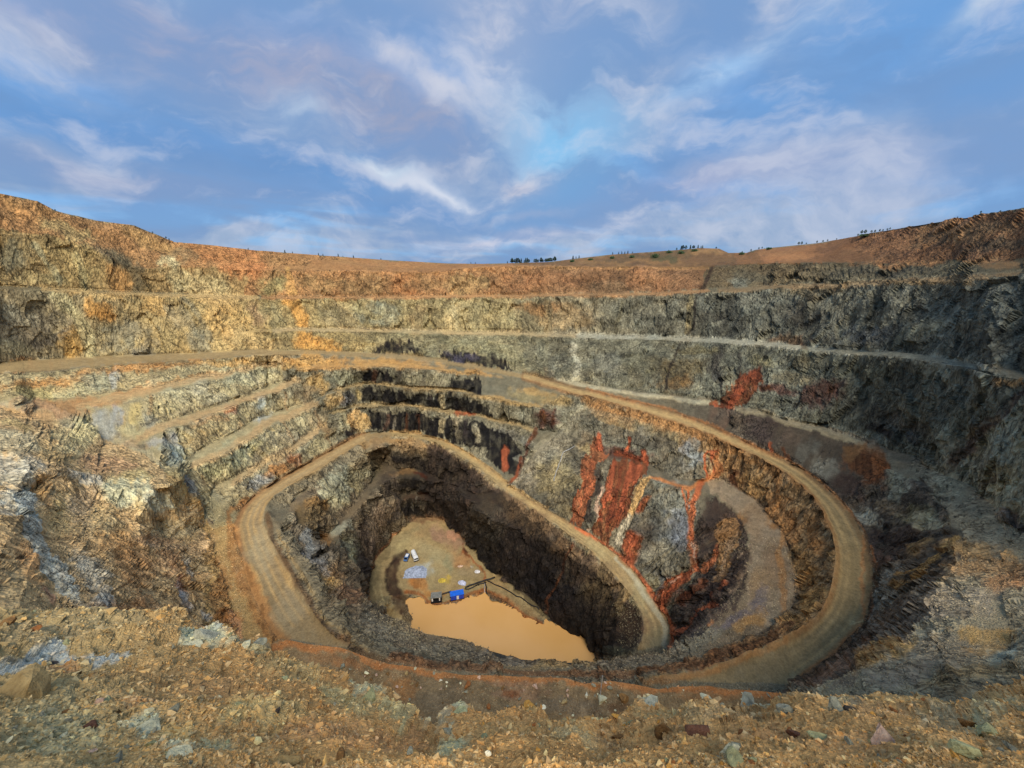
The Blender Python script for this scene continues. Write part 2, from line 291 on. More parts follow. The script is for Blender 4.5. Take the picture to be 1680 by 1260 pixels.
line('ledge_3', 'r', [(-600,1200,6),(0,1262,3.7),(300,1262,2.95),(600,1266,2.4),(840,1268,2.2),(1100,1266,2.3),(1400,1264,2.9),(1680,1262,3.8),(2300,1260,7)])
line('ledge_4', 'r', [(-600,1500,2.4),(0,1500,1.6),(840,1500,1.1),(1680,1500,1.7),(2300,1500,2.8)])
# loose survey points
POINTS = [('z',px,py,z) for px,py,z in [(1640,930,-56),(1600,1000,-52.5),(1540,1060,-50),(1660,1060,-49),(1450,1110,-48),(1480,1090,-49),
  (730,900,-142.7),(700,930,-142.7),(760,940,-143),(800,955,-143.2),(740,970,-143.3),(700,965,-143.2),(620,960,-139),(650,890,-142.1),
  (720,1020,-146),(800,1020,-146),(900,1060,-146),
  (1250,900,-93.5),(1262,960,-94),(1200,1030,-95),(900,1000+92,-93.5),(600,1010,-97),(560,970,-96),(520,900,-94),(700,1060,-96)]]
# ------------------------------------------------------------------ ground: triangulate the survey, refine, roughen
def hash01(ix, iy, iz, seed):
    h = (ix.astype(np.int64) * 374761393 + iy.astype(np.int64) * 668265263 + iz.astype(np.int64) * 2147483647 + seed * 974711) & 0xffffffff
    h = ((h ^ (h >> 13)) * 1274126177) & 0xffffffff
    h = ((h ^ (h >> 16)) * 2246822519) & 0xffffffff
    return ((h ^ (h >> 15)) & 0xffffff).astype(np.float32) / 16777215.0
def vnoise(p, seed=0):
    """smooth value noise in -1..1"""
    i = np.floor(p); f = (p - i).astype(np.float32); i = i.astype(np.int64)
    w = f * f * f * (f * (f * 6 - 15) + 10)
    out = 0
    for dx in (0, 1):
        wx = w[:, 0] if dx else 1 - w[:, 0]
        for dy in (0, 1):
            wy = w[:, 1] if dy else 1 - w[:, 1]
            for dz in (0, 1):
                wz = w[:, 2] if dz else 1 - w[:, 2]
                out = out + wx * wy * wz * hash01(i[:, 0] + dx, i[:, 1] + dy, i[:, 2] + dz, seed)
    return out * 2 - 1
ROT = np.array([[0.80, -0.48, 0.36], [0.60, 0.64, -0.48], [0.0, 0.60, 0.80]])
def fbm(p, octaves, seed=0, gain=0.5, ridged=False):
    a, s, out = 1.0, 0.0, 0
    for o in range(octaves):
        n = vnoise(p, seed + o * 17)
        if ridged: n = 1 - 2 * np.abs(n)
        out = out + a * n; s += a; a *= gain
        p = p @ ROT.T * 2.03 + 3.7
    return out / s

def facets(p, seed):
    """blocky rock: each cell is a tilted plane; returns height and a random tone per cell"""
    i0 = np.floor(p).astype(np.int64); f0 = p - i0
    best = np.full(len(p), 9.0); h = np.zeros(len(p)); tone = np.zeros(len(p), np.float32)
    for dx in (-1, 0, 1):
        for dy in (-1, 0, 1):
            for dz in (-1, 0, 1):
                a, b, c = i0[:, 0] + dx, i0[:, 1] + dy, i0[:, 2] + dz
                r1, r2, r3 = hash01(a, b, c, seed), hash01(a, b, c, seed + 1), hash01(a, b, c, seed + 2)
                ex, ey, ez = f0[:, 0] - dx - r1, f0[:, 1] - dy - r2, f0[:, 2] - dz - r3
                d = ex * ex + ey * ey + ez * ez; k = d < best
                best[k] = d[k]
                hh = (ex * (r2 - .5) + ey * (r3 - .5) + ez * (r1 - .5)) * 2.2 + (r1 + r3 - 1) * .8
                h[k] = hh[k]; tone[k] = ((r1 * 7.3 + r2 * 3.1) % 1.0)[k]
    return h, tone

def resample(name, step=9.0):
    mode, pts, far, smooth = LINES[name]
    px, py = np.array([p[0] for p in pts], float), np.array([p[1] for p in pts], float)
    q = 1.0 / np.array([r_of(mode, *p) for p in pts])
    cols = [px, py, q]
    if far is not None: cols.append(1.0 / np.array([r_of('z', p[0], p[1], z) for p, z in zip(pts, far)]))
    A = np.stack(cols, 1); out = []
    for i in range(len(A) - 1):
        p0, p1, p2, p3 = A[max(i - 1, 0)], A[i], A[i + 1], A[min(i + 2, len(A) - 1)]
        n = max(1, int(math.hypot(*(p2 - p1)[:2]) / step))
        if not (-60 < (p1[0] + p2[0]) / 2 < 1740): n = max(1, n // 8)
        for k in range(n):
            t = k / n
            if smooth:
                c = 0.5 * ((2 * p1) + (-p0 + p2) * t + (2 * p0 - 5 * p1 + 4 * p2 - p3) * t * t + (-p0 + 3 * p1 - 3 * p2 + p3) * t ** 3)
                c[2] = p1[2] + (p2[2] - p1[2]) * t
            else: c = p1 + (p2 - p1) * t
            out.append(c)
    out.append(A[-1])
    return np.array(out)
R = {n: resample(n) for n in LINES}
def between(name, a, a0, a1, b, b0, b1, f, wob=.0):
    """an extra survey line a fraction f of the way from line a to line b"""
    def cut(n, p0, p1):
        A = R[n][:, :3]; i = np.argmin(np.hypot(*(A[:, :2] - p0).T)); j = np.argmin(np.hypot(*(A[:, :2] - p1).T))
        A = A[i:j + 1] if i <= j else A[j:i + 1][::-1]
        s = np.r_[0, np.cumsum(np.hypot(*np.diff(A[:, :2], axis=0).T))]; s /= s[-1]
        return np.stack([np.interp(t, s, A[:, k]) for k in range(3)], 1)
    t = np.linspace(.02, .98, 44); L_ = cut(a, a0, a1) * (1 - f) + cut(b, b0, b1) * f
    ph = rng.uniform(0, 6.28, 3)
    L_[:, 2] *= 1 + wob * (np.sin(t * 23 + ph[0]) + .7 * np.sin(t * 41 + ph[1]) + .5 * np.sin(t * 71 + ph[2])) / 2
    R[name] = L_; LINES[name] = None
for f in (.33, .66): between('slope_%d' % int(f * 100), 'skyline', (900, 430), (1900, 310), 'rim', (900, 437), (1900, 400), f, .006)
for f in (.3, .6): between('hill_%d' % int(f * 100), 'skyline', (-200, 270), (830, 432), 'rim', (-200, 345), (830, 437), f, .006)
for f in (.25, .5, .75): between('fold_%d' % int(f * 100), 'g_crest', (1190, 827), (1130, 1045), 'low_back', (1040, 939), (1104, 1050), f, .012)
for f in (.35, .7): between('seep_%d' % int(f * 100), 'g_crest', (990, 751), (1165, 812), 'low_back', (880, 826), (1014, 913), f, .006)
for f in (.3, .62): between('wall_%d' % int(f * 100), 'b1_crest', (1150, 482), (1900, 425), 'b2_toe', (1150, 553), (1900, 640), f, .008)
for f in (.3, .62): between('lower_wall_%d' % int(f * 100), 'b2_crest', (1200, 565), (1900, 655), 'b3_toe', (1200, 666), (1900, 925), f, .008)
for f in (.33, .66): between('left_wall_%d' % int(f * 100), 'b1_crest', (-200, 465), (400, 491), 'ramp_back', (-200, 630), (400, 575), f, .008)

def occluder_polygon(name):
    c = R[name][:, :2]
    if c[0, 0] > c[-1, 0]: c = c[::-1]
    return np.vstack([c, [[c[-1, 0], 2600], [c[0, 0], 2600]]])
def inside(poly, x, y):
    r = np.zeros(np.shape(x), bool); n = len(poly)
    for i in range(n):
        x1, y1 = poly[i]; x2, y2 = poly[(i + 1) % n]
        if y1 == y2: continue
        c = ((y1 > y) != (y2 > y)) & (x < (x2 - x1) * (y - y1) / (y2 - y1) + x1)
        r ^= c
    return r

P2, VR, VF, OCC, EDG = [], [], [], [], []       # plate position, distance, far distance, id of the hiding edge
OCC_NAMES = ['n1_crest', 'near_edge', 'ledge_edge']
for n in LINES:
    a = R[n]; base = len(P2)
    for row in a:
        P2.append(Vector((row[0], row[1]))); VR.append(1 / row[2])
        VF.append(1 / row[3] if a.shape[1] > 3 else 1 / row[2])
        OCC.append(OCC_NAMES.index(n) if n in OCC_NAMES else -1)
    EDG += [(base + i, base + i + 1) for i in range(len(a) - 1)]
for m, px, py, v in POINTS:
    P2.append(Vector((px, py))); r = r_of(m, px, py, v); VR.append(float(r)); VF.append(float(r)); OCC.append(-1)
vs, es, fs, ov, oe, of = delaunay_2d_cdt(P2, EDG, [], 0, 0.01)
nV = len(vs); V2 = np.array([(v.x, v.y) for v in vs]); src = np.array([o[0] if len(o) else -1 for o in ov])
occs = np.array(OCC); vr = np.empty(nV); vf = np.empty(nV); oc = np.full(nV, -1)
P2a = np.array([(p.x, p.y) for p in P2]); VR = np.array(VR); VF = np.array(VF)
for i in range(nV):
    if len(ov[i]) > 1:                                   # shared point: the hiding edge wins
        cand = [j for j in ov[i] if occs[j] >= 0] or list(ov[i]); s = cand[0]
    elif src[i] >= 0: s = src[i]
    else:
        d = np.hypot(*(P2a - V2[i]).T); k = np.argsort(d)[:2]; s = k[0]
        print('survey lines cross near', V2[i].round(), )
    vr[i], vf[i], oc[i] = VR[s], VF[s], occs[s]
T = np.array([f for f in fs if len(f) == 3])
cx, cy = V2[T].mean(1).T
# keep what lies below the skyline; drop long slivers of the outer hull
sky_poly = np.vstack([R['skyline'][:, :2], [[2300, 1500], [-600, 1500]]])
T = T[inside(sky_poly, cx, cy)]; cx, cy = V2[T].mean(1).T
near = [inside(occluder_polygon(n), cx, cy) for n in OCC_NAMES]
# one copy of a hiding-edge vertex for each side
dup = {}; TT = T.copy(); v2l = [tuple(v) for v in V2]; rl = list(vr)
for ti in range(len(T)):
    for k in range(3):
        v = T[ti, k]
        if oc[v] >= 0 and not near[oc[v]][ti]:
            if v not in dup:
                # what lies behind carries on a little below the edge that hides it
                z = vf[v] / r_of('z', V2[v][0], V2[v][1], -1.0) * -1.0; y2 = V2[v][1] + min(60.0 if oc[v] == 2 else 26.0, 0.8 * abs(vf[v] - vr[v]))
                dup[v] = len(v2l); v2l.append((V2[v][0], y2)); rl.append(r_of('z', V2[v][0], y2, z))
            TT[ti, k] = dup[v]
V2 = np.array(v2l); W = to_world(V2[:, 0], V2[:, 1], np.array(rl)); T = TT
# side of each triangle (hidden edges stay open): layer 0 pit, 1 near bench, 2 ledge
layer = np.zeros(len(T), int); layer[near[1] & (cx < 1300)] = 1; layer[near[2]] = 2

def refine(V2, W, T, tag, target):
    for it in range(12):
        E = np.stack([T[:, [0, 1]], T[:, [1, 2]], T[:, [2, 0]]], 1)
        d = np.hypot(*(V2[E[..., 0]] - V2[E[..., 1]]).transpose(2, 0, 1))
        mx, my = ((V2[E[..., 0]] + V2[E[..., 1]]) / 2).transpose(2, 0, 1)
        off = np.maximum(np.maximum(-30 - mx, mx - 1710), np.maximum(my - 1290, 0))
        lim = target * (1 + np.maximum(off, 0) / 12.0)
        long_ = d > lim
        if not long_.any(): break
        Es = np.sort(E, 2).reshape(-1, 2); key = Es[:, 0].astype(np.int64) * len(V2) + Es[:, 1]
        uk, inv = np.unique(key, return_inverse=True); inv = inv.reshape(-1, 3)
        split = np.zeros(len(uk), bool); split[inv[long_]] = True
        idx = np.full(len(uk), -1); idx[split] = len(V2) + np.arange(split.sum())
        a, b = uk[split] // len(V2), uk[split] % len(V2)
        V2 = np.vstack([V2, (V2[a] + V2[b]) / 2]); W = np.vstack([W, (W[a] + W[b]) / 2])
        M = idx[inv]; s = M >= 0; cnt = s.sum(1); out, ot = [], []
        k = cnt == 0; out.append(T[k]); ot.append(tag[k])
        k = cnt == 3; t, m = T[k], M[k]
        for tri in ((t[:, 0], m[:, 0], m[:, 2]), (m[:, 0], t[:, 1], m[:, 1]), (m[:, 2], m[:, 1], t[:, 2]), (m[:, 0], m[:, 1], m[:, 2])):
            out.append(np.stack(tri, 1)); ot.append(tag[k])
        for j in range(3):
            r = [(j + q) % 3 for q in range(3)]
            k = (cnt == 1) & s[:, j]; t, m = T[k][:, r], M[k][:, j]
            for tri in ((t[:, 0], m, t[:, 2]), (m, t[:, 1], t[:, 2])): out.append(np.stack(tri, 1)); ot.append(tag[k])
            k = (cnt == 2) & ~s[:, j]; t = T[k][:, r]; m1, m2 = M[k][:, r[1]], M[k][:, r[2]]   # edge j whole, the others cut
            for tri in ((t[:, 0], t[:, 1], m1), (t[:, 0], m1, m2), (m2, m1, t[:, 2])): out.append(np.stack(tri, 1)); ot.append(tag[k])
        T = np.vstack(out); tag = np.concatenate(ot)
    return V2, W, T, tag
k = layer == 2                                      # the ledge underfoot is cut finer than the rest
a2, aw, at_, al = refine(V2, W, T[~k], layer[~k], TARGET); b2, bw, bt, bl = refine(V2, W, T[k], layer[k], 3.0)
V2 = np.vstack([a2, b2]); W = np.vstack([aw, bw]); T = np.vstack([at_, bt + len(a2)]); layer = np.concatenate([al, bl])
print('ground', len(V2), 'verts', len(T), 'tris')
# ------------------------------------------------------------------ roughness of the rock
def vert_normals(W, T):
    n = np.cross(W[T[:, 1]] - W[T[:, 0]], W[T[:, 2]] - W[T[:, 0]])
    n /= np.maximum(np.linalg.norm(n, axis=1, keepdims=True), 1e-9)
    vn = np.zeros_like(W)
    for k in range(3):
        for c in range(3): vn[:, c] += np.bincount(T[:, k], n[:, c], len(W))
    vn /= np.maximum(np.linalg.norm(vn, axis=1, keepdims=True), 1e-9)
    return vn
def sstep(x, a, b):
    t = np.clip((x - a) / (b - a), 0, 1); return t * t * (3 - 2 * t)
VN = vert_normals(W, T)
flip = (VN * W).sum(1) > 0                       # every visible face looks at the rim
VN[flip] *= -1
depth = W[:, 1] * CP - W[:, 2] * SP
foot = np.maximum(depth, 0.5) / FPX              # metres per plate pixel
VL = np.zeros(len(W), int); VL[T.ravel()] = np.repeat(layer, 3)
px, py = V2[:, 0], V2[:, 1]

def poly_band(a, b, x0=-1e9, x1=1e9, by='x'):
    A, B = R[a][:, :2], R[b][:, :2]
    i = 0 if by == 'x' else 1
    A = A[(A[:, i] >= x0) & (A[:, i] <= x1)]; B = B[(B[:, i] >= x0) & (B[:, i] <= x1)]
    if len(A) == 0 or len(B) == 0: return np.zeros((3, 2))
    if np.hypot(*(A[-1] - B[0])) > np.hypot(*(A[-1] - B[-1])): B = B[::-1]
    return np.vstack([A, B])
POLY_RAMP = poly_band('ramp_back', 'ramp_front')
POLY_LOW = poly_band('low_back', 'low_front')
RB = R['ramp_back'][:np.argmax(R['ramp_back'][:, 0])]
road = (inside(POLY_RAMP, px, py) | inside(POLY_LOW, px, py)) & (VL == 0)
pond = W[:, 2] < -144.25
steep = 1 - sstep(np.abs(VN[:, 2]), 0.62, 0.93)
rough = 0.022 + 0.135 * steep
left_zone = (VL == 0) & inside(np.array([(-600, 640), (60, 655), (250, 740), (330, 860), (350, 1000), (380, 1080), (-600, 1080)]), px, py)
rough[left_zone] = np.maximum(rough[left_zone] * .6, 0.055)
b2line = np.interp(px, R['b2_crest'][:, 0], R['b2_crest'][:, 1]); rampline = np.minimum(np.interp(px, RB[:, 0], RB[:, 1]), np.interp(px, R['b3_toe'][:, 0], R['b3_toe'][:, 1], left=9e9))
wallz = (VL == 0) & (px > 430) & (px < 1720) & (py > b2line + 2) & (py < rampline - 2)
kz = (VL == 0) & inside(np.array([(-100, 618), (200, 604), (440, 592), (480, 605), (545, 700), (400, 805), (350, 862), (300, 790), (200, 720), (60, 660), (-100, 650)]), px, py)
rough[wallz] = np.maximum(rough[wallz], .10); steep[wallz] = 1
rough[kz] = np.clip(rough[kz], .03, .085)
k1 = (VL == 0) & inside(poly_band('ramp_front', 'k1_toe', -100, 440), px, py - 3)
steep[k1] = np.maximum(steep[k1], .6); rough[k1] = np.maximum(rough[k1], .085)
sp = (VL == 0) & inside(np.array([(0, 668), (120, 705), (230, 745), (330, 800), (345, 870), (300, 1010), (0, 1020)], float), px, py); steep[sp] = np.maximum(steep[sp], .2)
spur_z = (VL == 0) & inside(np.array([(958, 668), (935, 690), (862, 770), (838, 797), (900, 838), (960, 870), (985, 760), (972, 690)], float), px, py); steep[spur_z] = np.maximum(steep[spur_z], .6); rough[spur_z] = np.maximum(rough[spur_z], .08)
upper_left = (VL == 0) & (px < 520) & (py < np.interp(px, RB[:, 0], RB[:, 1]))
rough[upper_left] *= .48
rough[VL == 2] = 0.16
rough[VL == 1] = 0.030
rough[road] = 0.004
rough[pond] = 0
rough[(VL == 0) & (py < np.interp(px, R['rim'][:, 0], R['rim'][:, 1]))] *= 0.55
disp = np.zeros(len(W)); aniso = np.where((steep > 0.4) & (VL == 0), 0.42, 1.0)
for k in range(10):
    lam = 22.0 * 0.53 ** k
    w = np.clip(lam / (4.0 * foot) - 1, 0, 1) * np.clip(1.6 - lam / (np.where(VL == 2, 250, 110) * foot), 0, 1)
    m = w > 0.01
    if not m.any(): continue
    q = W[m].copy(); q[:, 2] *= aniso[m]
    q = q / lam + 11.3 * k
    n = 0.55 * vnoise(q, 100 + k) + 0.45 * (1 - 2 * np.abs(vnoise(q @ ROT.T * 1.3, 200 + k)))
    disp[m] += n * w[m] * rough[m] * lam * (0.62 if lam > 6 else 1.0)
ribz = (VL == 0) & ~road & (steep > .25) & (py > 600) & (px > 150) & (px < 1240)
q = W[ribz] * np.array([1, 1, .07])
w = np.clip(1.4 / (2.0 * foot[ribz]) - .4, 0, 1)
disp[ribz] += (.42 * (1 - 2 * np.abs(vnoise(q / 2.6, 81))) + .30 * vnoise(q / 1.5, 82)) * w
tone = np.zeros(len(W))
for k, lam in enumerate((9.0, 3.6, 1.5, .5, .2, .08)):
    w = np.clip(lam / (3.2 * foot) - 1, 0, 1) * np.clip(1.5 - lam / (60 * foot), 0, 1) * np.clip((rough - .012) / .1, 0, 1.3)
    m = w > .02
    if not m.any(): continue
    q = W[m].copy(); q = q + .25 * lam * np.stack([vnoise(q / lam * .9, 61), vnoise(q / lam * .9, 62), vnoise(q / lam * .9, 63)], 1)
    q[:, 2] *= np.where(aniso[m] < 1, .6, 1.3)
    h, t = facets(q / lam + 3.3 * k, 500 + 10 * k)
    disp[m] += h * w[m] * lam * (.18, .15, .10, .12, .10, .08)[k]; tone[m] += (t - .5) * w[m] * (1.2, 1.0, .55, .6, .5, .4)[k]
# keep hiding edges from opening gaps: same offset on both sides is not needed, they are silhouettes
D = VN.copy(); D[:, 2] *= 0.6
W = W + D * disp[:, None]
def ridge_along(name, lo, hi, offset, height, width, by=0):
    a = R[name][:, :2]; a = a[(a[:, by] >= lo) & (a[:, by] <= hi)]
    m = np.flatnonzero((VL == 0) & (px > a[:, 0].min() - 20) & (px < a[:, 0].max() + 20) & (py > a[:, 1].min() - 20) & (py < a[:, 1].max() + 20))
    best = np.full(len(m), 1e9)
    for i in range(len(a) - 1):
        p, q = a[i], a[i + 1]; ab = q - p; t = np.clip(((px[m] - p[0]) * ab[0] + (py[m] - p[1]) * ab[1]) / max(ab @ ab, 1e-6), 0, 1)
        d = np.hypot(px[m] - p[0] - t * ab[0], py[m] - p[1] - t * ab[1]); best = np.minimum(best, d)
    d = best * foot[m] / width
    W[m, 2] += height * np.exp(-d * d) * (.75 + .35 * vnoise(W[m] / 2.5, 91) + .25 * vnoise(W[m] / .9, 92))
ridge_along('ramp_front', 960, 1400, 0, 1.5, 1.5); ridge_along('low_front', 440, 1060, 0, 1.3, 1.3); ridge_along('low_back', 640, 1000, 0, .7, .9); ridge_along('ramp_back', 960, 1440, 0, .8, 1.0)
VN = vert_normals(W, T); VN[(VN * W).sum(1) > 0] *= -1

# ------------------------------------------------------------------ rock kinds, soils and stains, some with shading in their colour, laid on the ground
def lin(c):
    c = np.asarray(c, float) / 255.0
    return np.where(c <= 0.04045, c / 12.92, ((c + 0.055) / 1.055) ** 2.4)
C = np.zeros((len(W), 3)); C[:] = lin((105, 96, 80))
pp = np.stack([px, py, np.zeros_like(px)], 1)
WX = px + 11 * vnoise(pp / 38, 1) + 5 * vnoise(pp / 13, 2) + 2.5 * vnoise(pp / 5, 3)
WY = py + 6 * vnoise(pp / 34, 4) + 3.5 * vnoise(pp / 12, 5) + 2.0 * vnoise(pp / 5, 6)
break_up = vnoise(pp / 9, 7) * 0.6 + vnoise(pp / 3.5, 8) * 0.4
ZONE = np.ones(len(W), bool)
st = W.copy(); st[:, 2] *= np.where(VL == 0, .4, 1); grain = vnoise(st / (foot * 9)[:, None].clip(.05, 2.6), 55) * .6 + vnoise(st / (foot * 4)[:, None].clip(.02, 1.3), 56) * .4
def blend(m, w, col):
    w = np.clip(w * (.97 + .34 * grain[m]), 0, 1)[:, None]
    C[m] = C[m] * (1 - w) + lin(col) * w
DRIP = 13 * vnoise(np.stack([px / 2.6, py / 90, 0 * px], 1), 71) + 6 * vnoise(np.stack([px / 6.5, py / 90, 0 * px], 1), 72)
STREAK = vnoise(np.stack([px / 2.4, py / 45, 0 * px], 1), 73) * .6 + vnoise(np.stack([px / 5.5, py / 60, 0 * px], 1), 74) * .4
def poly(pts, col, op=0.9, warp=1.0, drip=0.0):
    pts = np.asarray(pts, float); lo, hi = pts.min(0) - 25, pts.max(0) + 25
    m = np.flatnonzero(ZONE & (px > lo[0]) & (px < hi[0]) & (py > lo[1]) & (py < hi[1]))
    x, y = px[m] + (WX - px)[m] * warp, py[m] + (WY - py)[m] * warp + DRIP[m] * drip
    k = inside(pts, x, y); blend(m[k], op * (1 - drip * np.clip(1.1 * STREAK[m[k]] - .12, 0, .6)), col)
def ell(cx, cy, rx, ry, rot, col, op=0.85, hard=0.5):
    R_ = max(rx, ry) + 25
    m = np.flatnonzero(ZONE & (np.abs(px - cx) < R_) & (np.abs(py - cy) < R_))
    c, s = math.cos(math.radians(rot)), math.sin(math.radians(rot))
    dx, dy = WX[m] - cx, WY[m] - cy
    d = np.hypot((dx * c + dy * s) / rx, (-dx * s + dy * c) / ry) + break_up[m] * 0.35 * (1 - hard) * 2
    blend(m, op * (1 - sstep(d, hard, 1.15)), col)
def stroke(pts, width, col, op=0.85, warp=0.6, soft=0.4):
    pts = np.asarray(pts, float); wd = np.broadcast_to(np.asarray(width, float), (len(pts),))
    lo, hi = pts.min(0) - wd.max() - 20, pts.max(0) + wd.max() + 20
    m = np.flatnonzero(ZONE & (px > lo[0]) & (px < hi[0]) & (py > lo[1]) & (py < hi[1]))
    x, y = px[m] + (WX - px)[m] * warp, py[m] + (WY - py)[m] * warp
    best = np.full(len(m), 9.0)
    for i in range(len(pts) - 1):
        a, b = pts[i], pts[i + 1]; ab = b - a; l2 = max(ab @ ab, 1e-6)
        t = np.clip(((x - a[0]) * ab[0] + (y - a[1]) * ab[1]) / l2, 0, 1)
        d = np.hypot(x - a[0] - t * ab[0], y - a[1] - t * ab[1]) / (0.5 * (wd[i] + (wd[i + 1] - wd[i]) * t))
        best = np.minimum(best, d)
    best = best + break_up[m] * 0.25
    blend(m, op * (1 - sstep(best, 1 - soft, 1 + soft)), col)
def along(name, x0, x1, dy=0, dx=0, by=0):
    a = R[name][:, :2]; a = a[(a[:, by] >= x0) & (a[:, by] <= x1)][::3]
    return a + np.array([dx, dy])
def grad_poly(pts, c0, c1, x0, x1, op=1.0):
    pts = np.asarray(pts, float); lo, hi = pts.min(0) - 25, pts.max(0) + 25
    m = np.flatnonzero(ZONE & (px > lo[0]) & (px < hi[0]) & (py > lo[1]) & (py < hi[1]))
    m = m[inside(pts, WX[m], py[m] + (WY - py)[m] * 0.25)]
    t = sstep(WX[m] + 40 * break_up[m], x0, x1)[:, None]
    C[m] = C[m] * (1 - op) + op * (lin(c0) * (1 - t) + lin(c1) * t)

ZONE = VL == 0
# --- upper walls
grad_poly(poly_band('skyline', 'rim'), (146, 104, 60), (136, 92, 52), 300, 900)
grad_poly(poly_band('skyline', 'rim', 1150), (132, 86, 46), (112, 74, 45), 1200, 1600)
grad_poly(poly_band('skyline', 'rim', 850, 1200), (122, 84, 46), (116, 80, 48), 900, 1150)
for e in [(1000, 428, 80, 4, -2, (96, 72, 46)), (1120, 418, 60, 5, -3, (104, 78, 48)), (1160, 416, 24, 6, 0, (150, 106, 60)), (1060, 430, 90, 3, 0, (138, 96, 50)), (1090, 424, 20, 5, 0, (84, 76, 44)), (960, 430, 30, 4, 0, (146, 102, 54)), (1050, 420, 30, 3, 0, (88, 70, 46))]: ell(*e)
ell(1400, 402, 130, 12, -12, (98, 62, 38), 0.7); ell(1580, 385, 110, 18, -8, (104, 78, 52), 0.7); ell(1290, 420, 60, 9, 0, (150, 98, 50), .7)
ell(1530, 372, 50, 9, -10, (150, 105, 62), .6); ell(1640, 405, 70, 12, -5, (84, 68, 52), .7)
grad_poly(poly_band('rim', 'b1_toe', -600, 460), (142, 118, 78), (150, 120, 74), 0, 400)
grad_poly(poly_band('rim', 'b1_toe', 400, 1190), (148, 104, 60), (124, 84, 52), 450, 1150)
grad_poly(poly_band('rim', 'b1_toe', 1150), (96, 80, 58), (88, 80, 64), 1200, 1500)
grad_poly(poly_band('b1_crest', 'b2_toe', -600, 440), (122, 112, 90), (150, 130, 92), 20, 330)
grad_poly(poly_band('b1_crest', 'b2_toe', 420, 900), (132, 116, 82), (122, 112, 86), 450, 850)
grad_poly(poly_band('b1_crest', 'b2_toe', 840), (116, 106, 84), (92, 90, 80), 900, 1200)
grad_poly(np.vstack([R['b1_crest'][R['b1_crest'][:, 0] < 440][:, :2], R['ramp_back'][R['ramp_back'][:, 0] < 440][::-1, :2]]), (118, 108, 90), (156, 136, 96), 40, 330)
grad_poly(np.vstack([along('b2_crest', 420, 900), along('ramp_back', 420, 900)[::-1]]), (128, 114, 82), (100, 96, 80), 480, 760)
grad_poly(np.vstack([along('b2_crest', 860, 2400), along('b3_toe', 860, 2400)[::-1]]), (102, 97, 80), (92, 91, 80), 900, 1300)
# left wall patches
for e in [(60, 352, 70, 18, 15, (176, 124, 62)), (110, 378, 50, 14, 20, (176, 148, 96)), (20, 420, 32, 38, 0, (104, 98, 84)), (120, 432, 62, 34, 20, (166, 142, 92)), (190, 455, 30, 22, 60, (190, 138, 66)),
          (185, 425, 50, 14, 28, (98, 90, 76)), (215, 450, 12, 42, -28, (96, 84, 66)), (300, 452, 46, 24, 35, (204, 184, 140)), (278, 434, 22, 14, 20, (214, 198, 160)), (345, 470, 40, 14, 25, (180, 160, 118)),
          (240, 395, 50, 14, 25, (170, 128, 70)), (360, 418, 70, 20, 8, (182, 116, 52)), (310, 418, 30, 10, 10, (120, 96, 66)), (400, 445, 50, 16, 0, (186, 116, 54)), (60, 455, 50, 14, 0, (150, 134, 96)),
          (35, 540, 70, 42, 0, (104, 97, 88)), (30, 515, 40, 14, 30, (132, 128, 118)), (20, 575, 40, 16, 0, (128, 122, 104)), (75, 560, 50, 12, -10, (88, 82, 76)), (165, 508, 24, 22, 30, (192, 140, 66)), (120, 565, 24, 30, 20, (178, 142, 80)),
          (205, 548, 48, 26, 0, (112, 108, 96)), (240, 575, 34, 16, -20, (92, 86, 78)), (262, 500, 40, 20, 30, (176, 140, 84)), (290, 520, 34, 26, 40, (122, 112, 92)), (330, 560, 30, 24, 40, (112, 110, 100)),
          (372, 520, 42, 34, 50, (208, 172, 112)), (405, 560, 42, 18, 10, (196, 168, 120)), (355, 490, 50, 10, 5, (196, 166, 116)), (160, 480, 60, 7, 3, (186, 158, 110)), (420, 515, 16, 28, 0, (126, 104, 82)), (45, 600, 60, 8, -5, (140, 98, 54))]:
    ell(*e)
stroke([(98, 486), (118, 512), (142, 552), (152, 582)], [26, 22, 24, 18], (178, 168, 134)); stroke([(125, 420), (135, 450), (140, 475)], 12, (186, 172, 128), .7)
stroke([(62, 400), (80, 430), (95, 460)], 12, (150, 148, 128), .6); stroke([(300, 490), (330, 520), (352, 560)], 10, (108, 104, 92), .7)
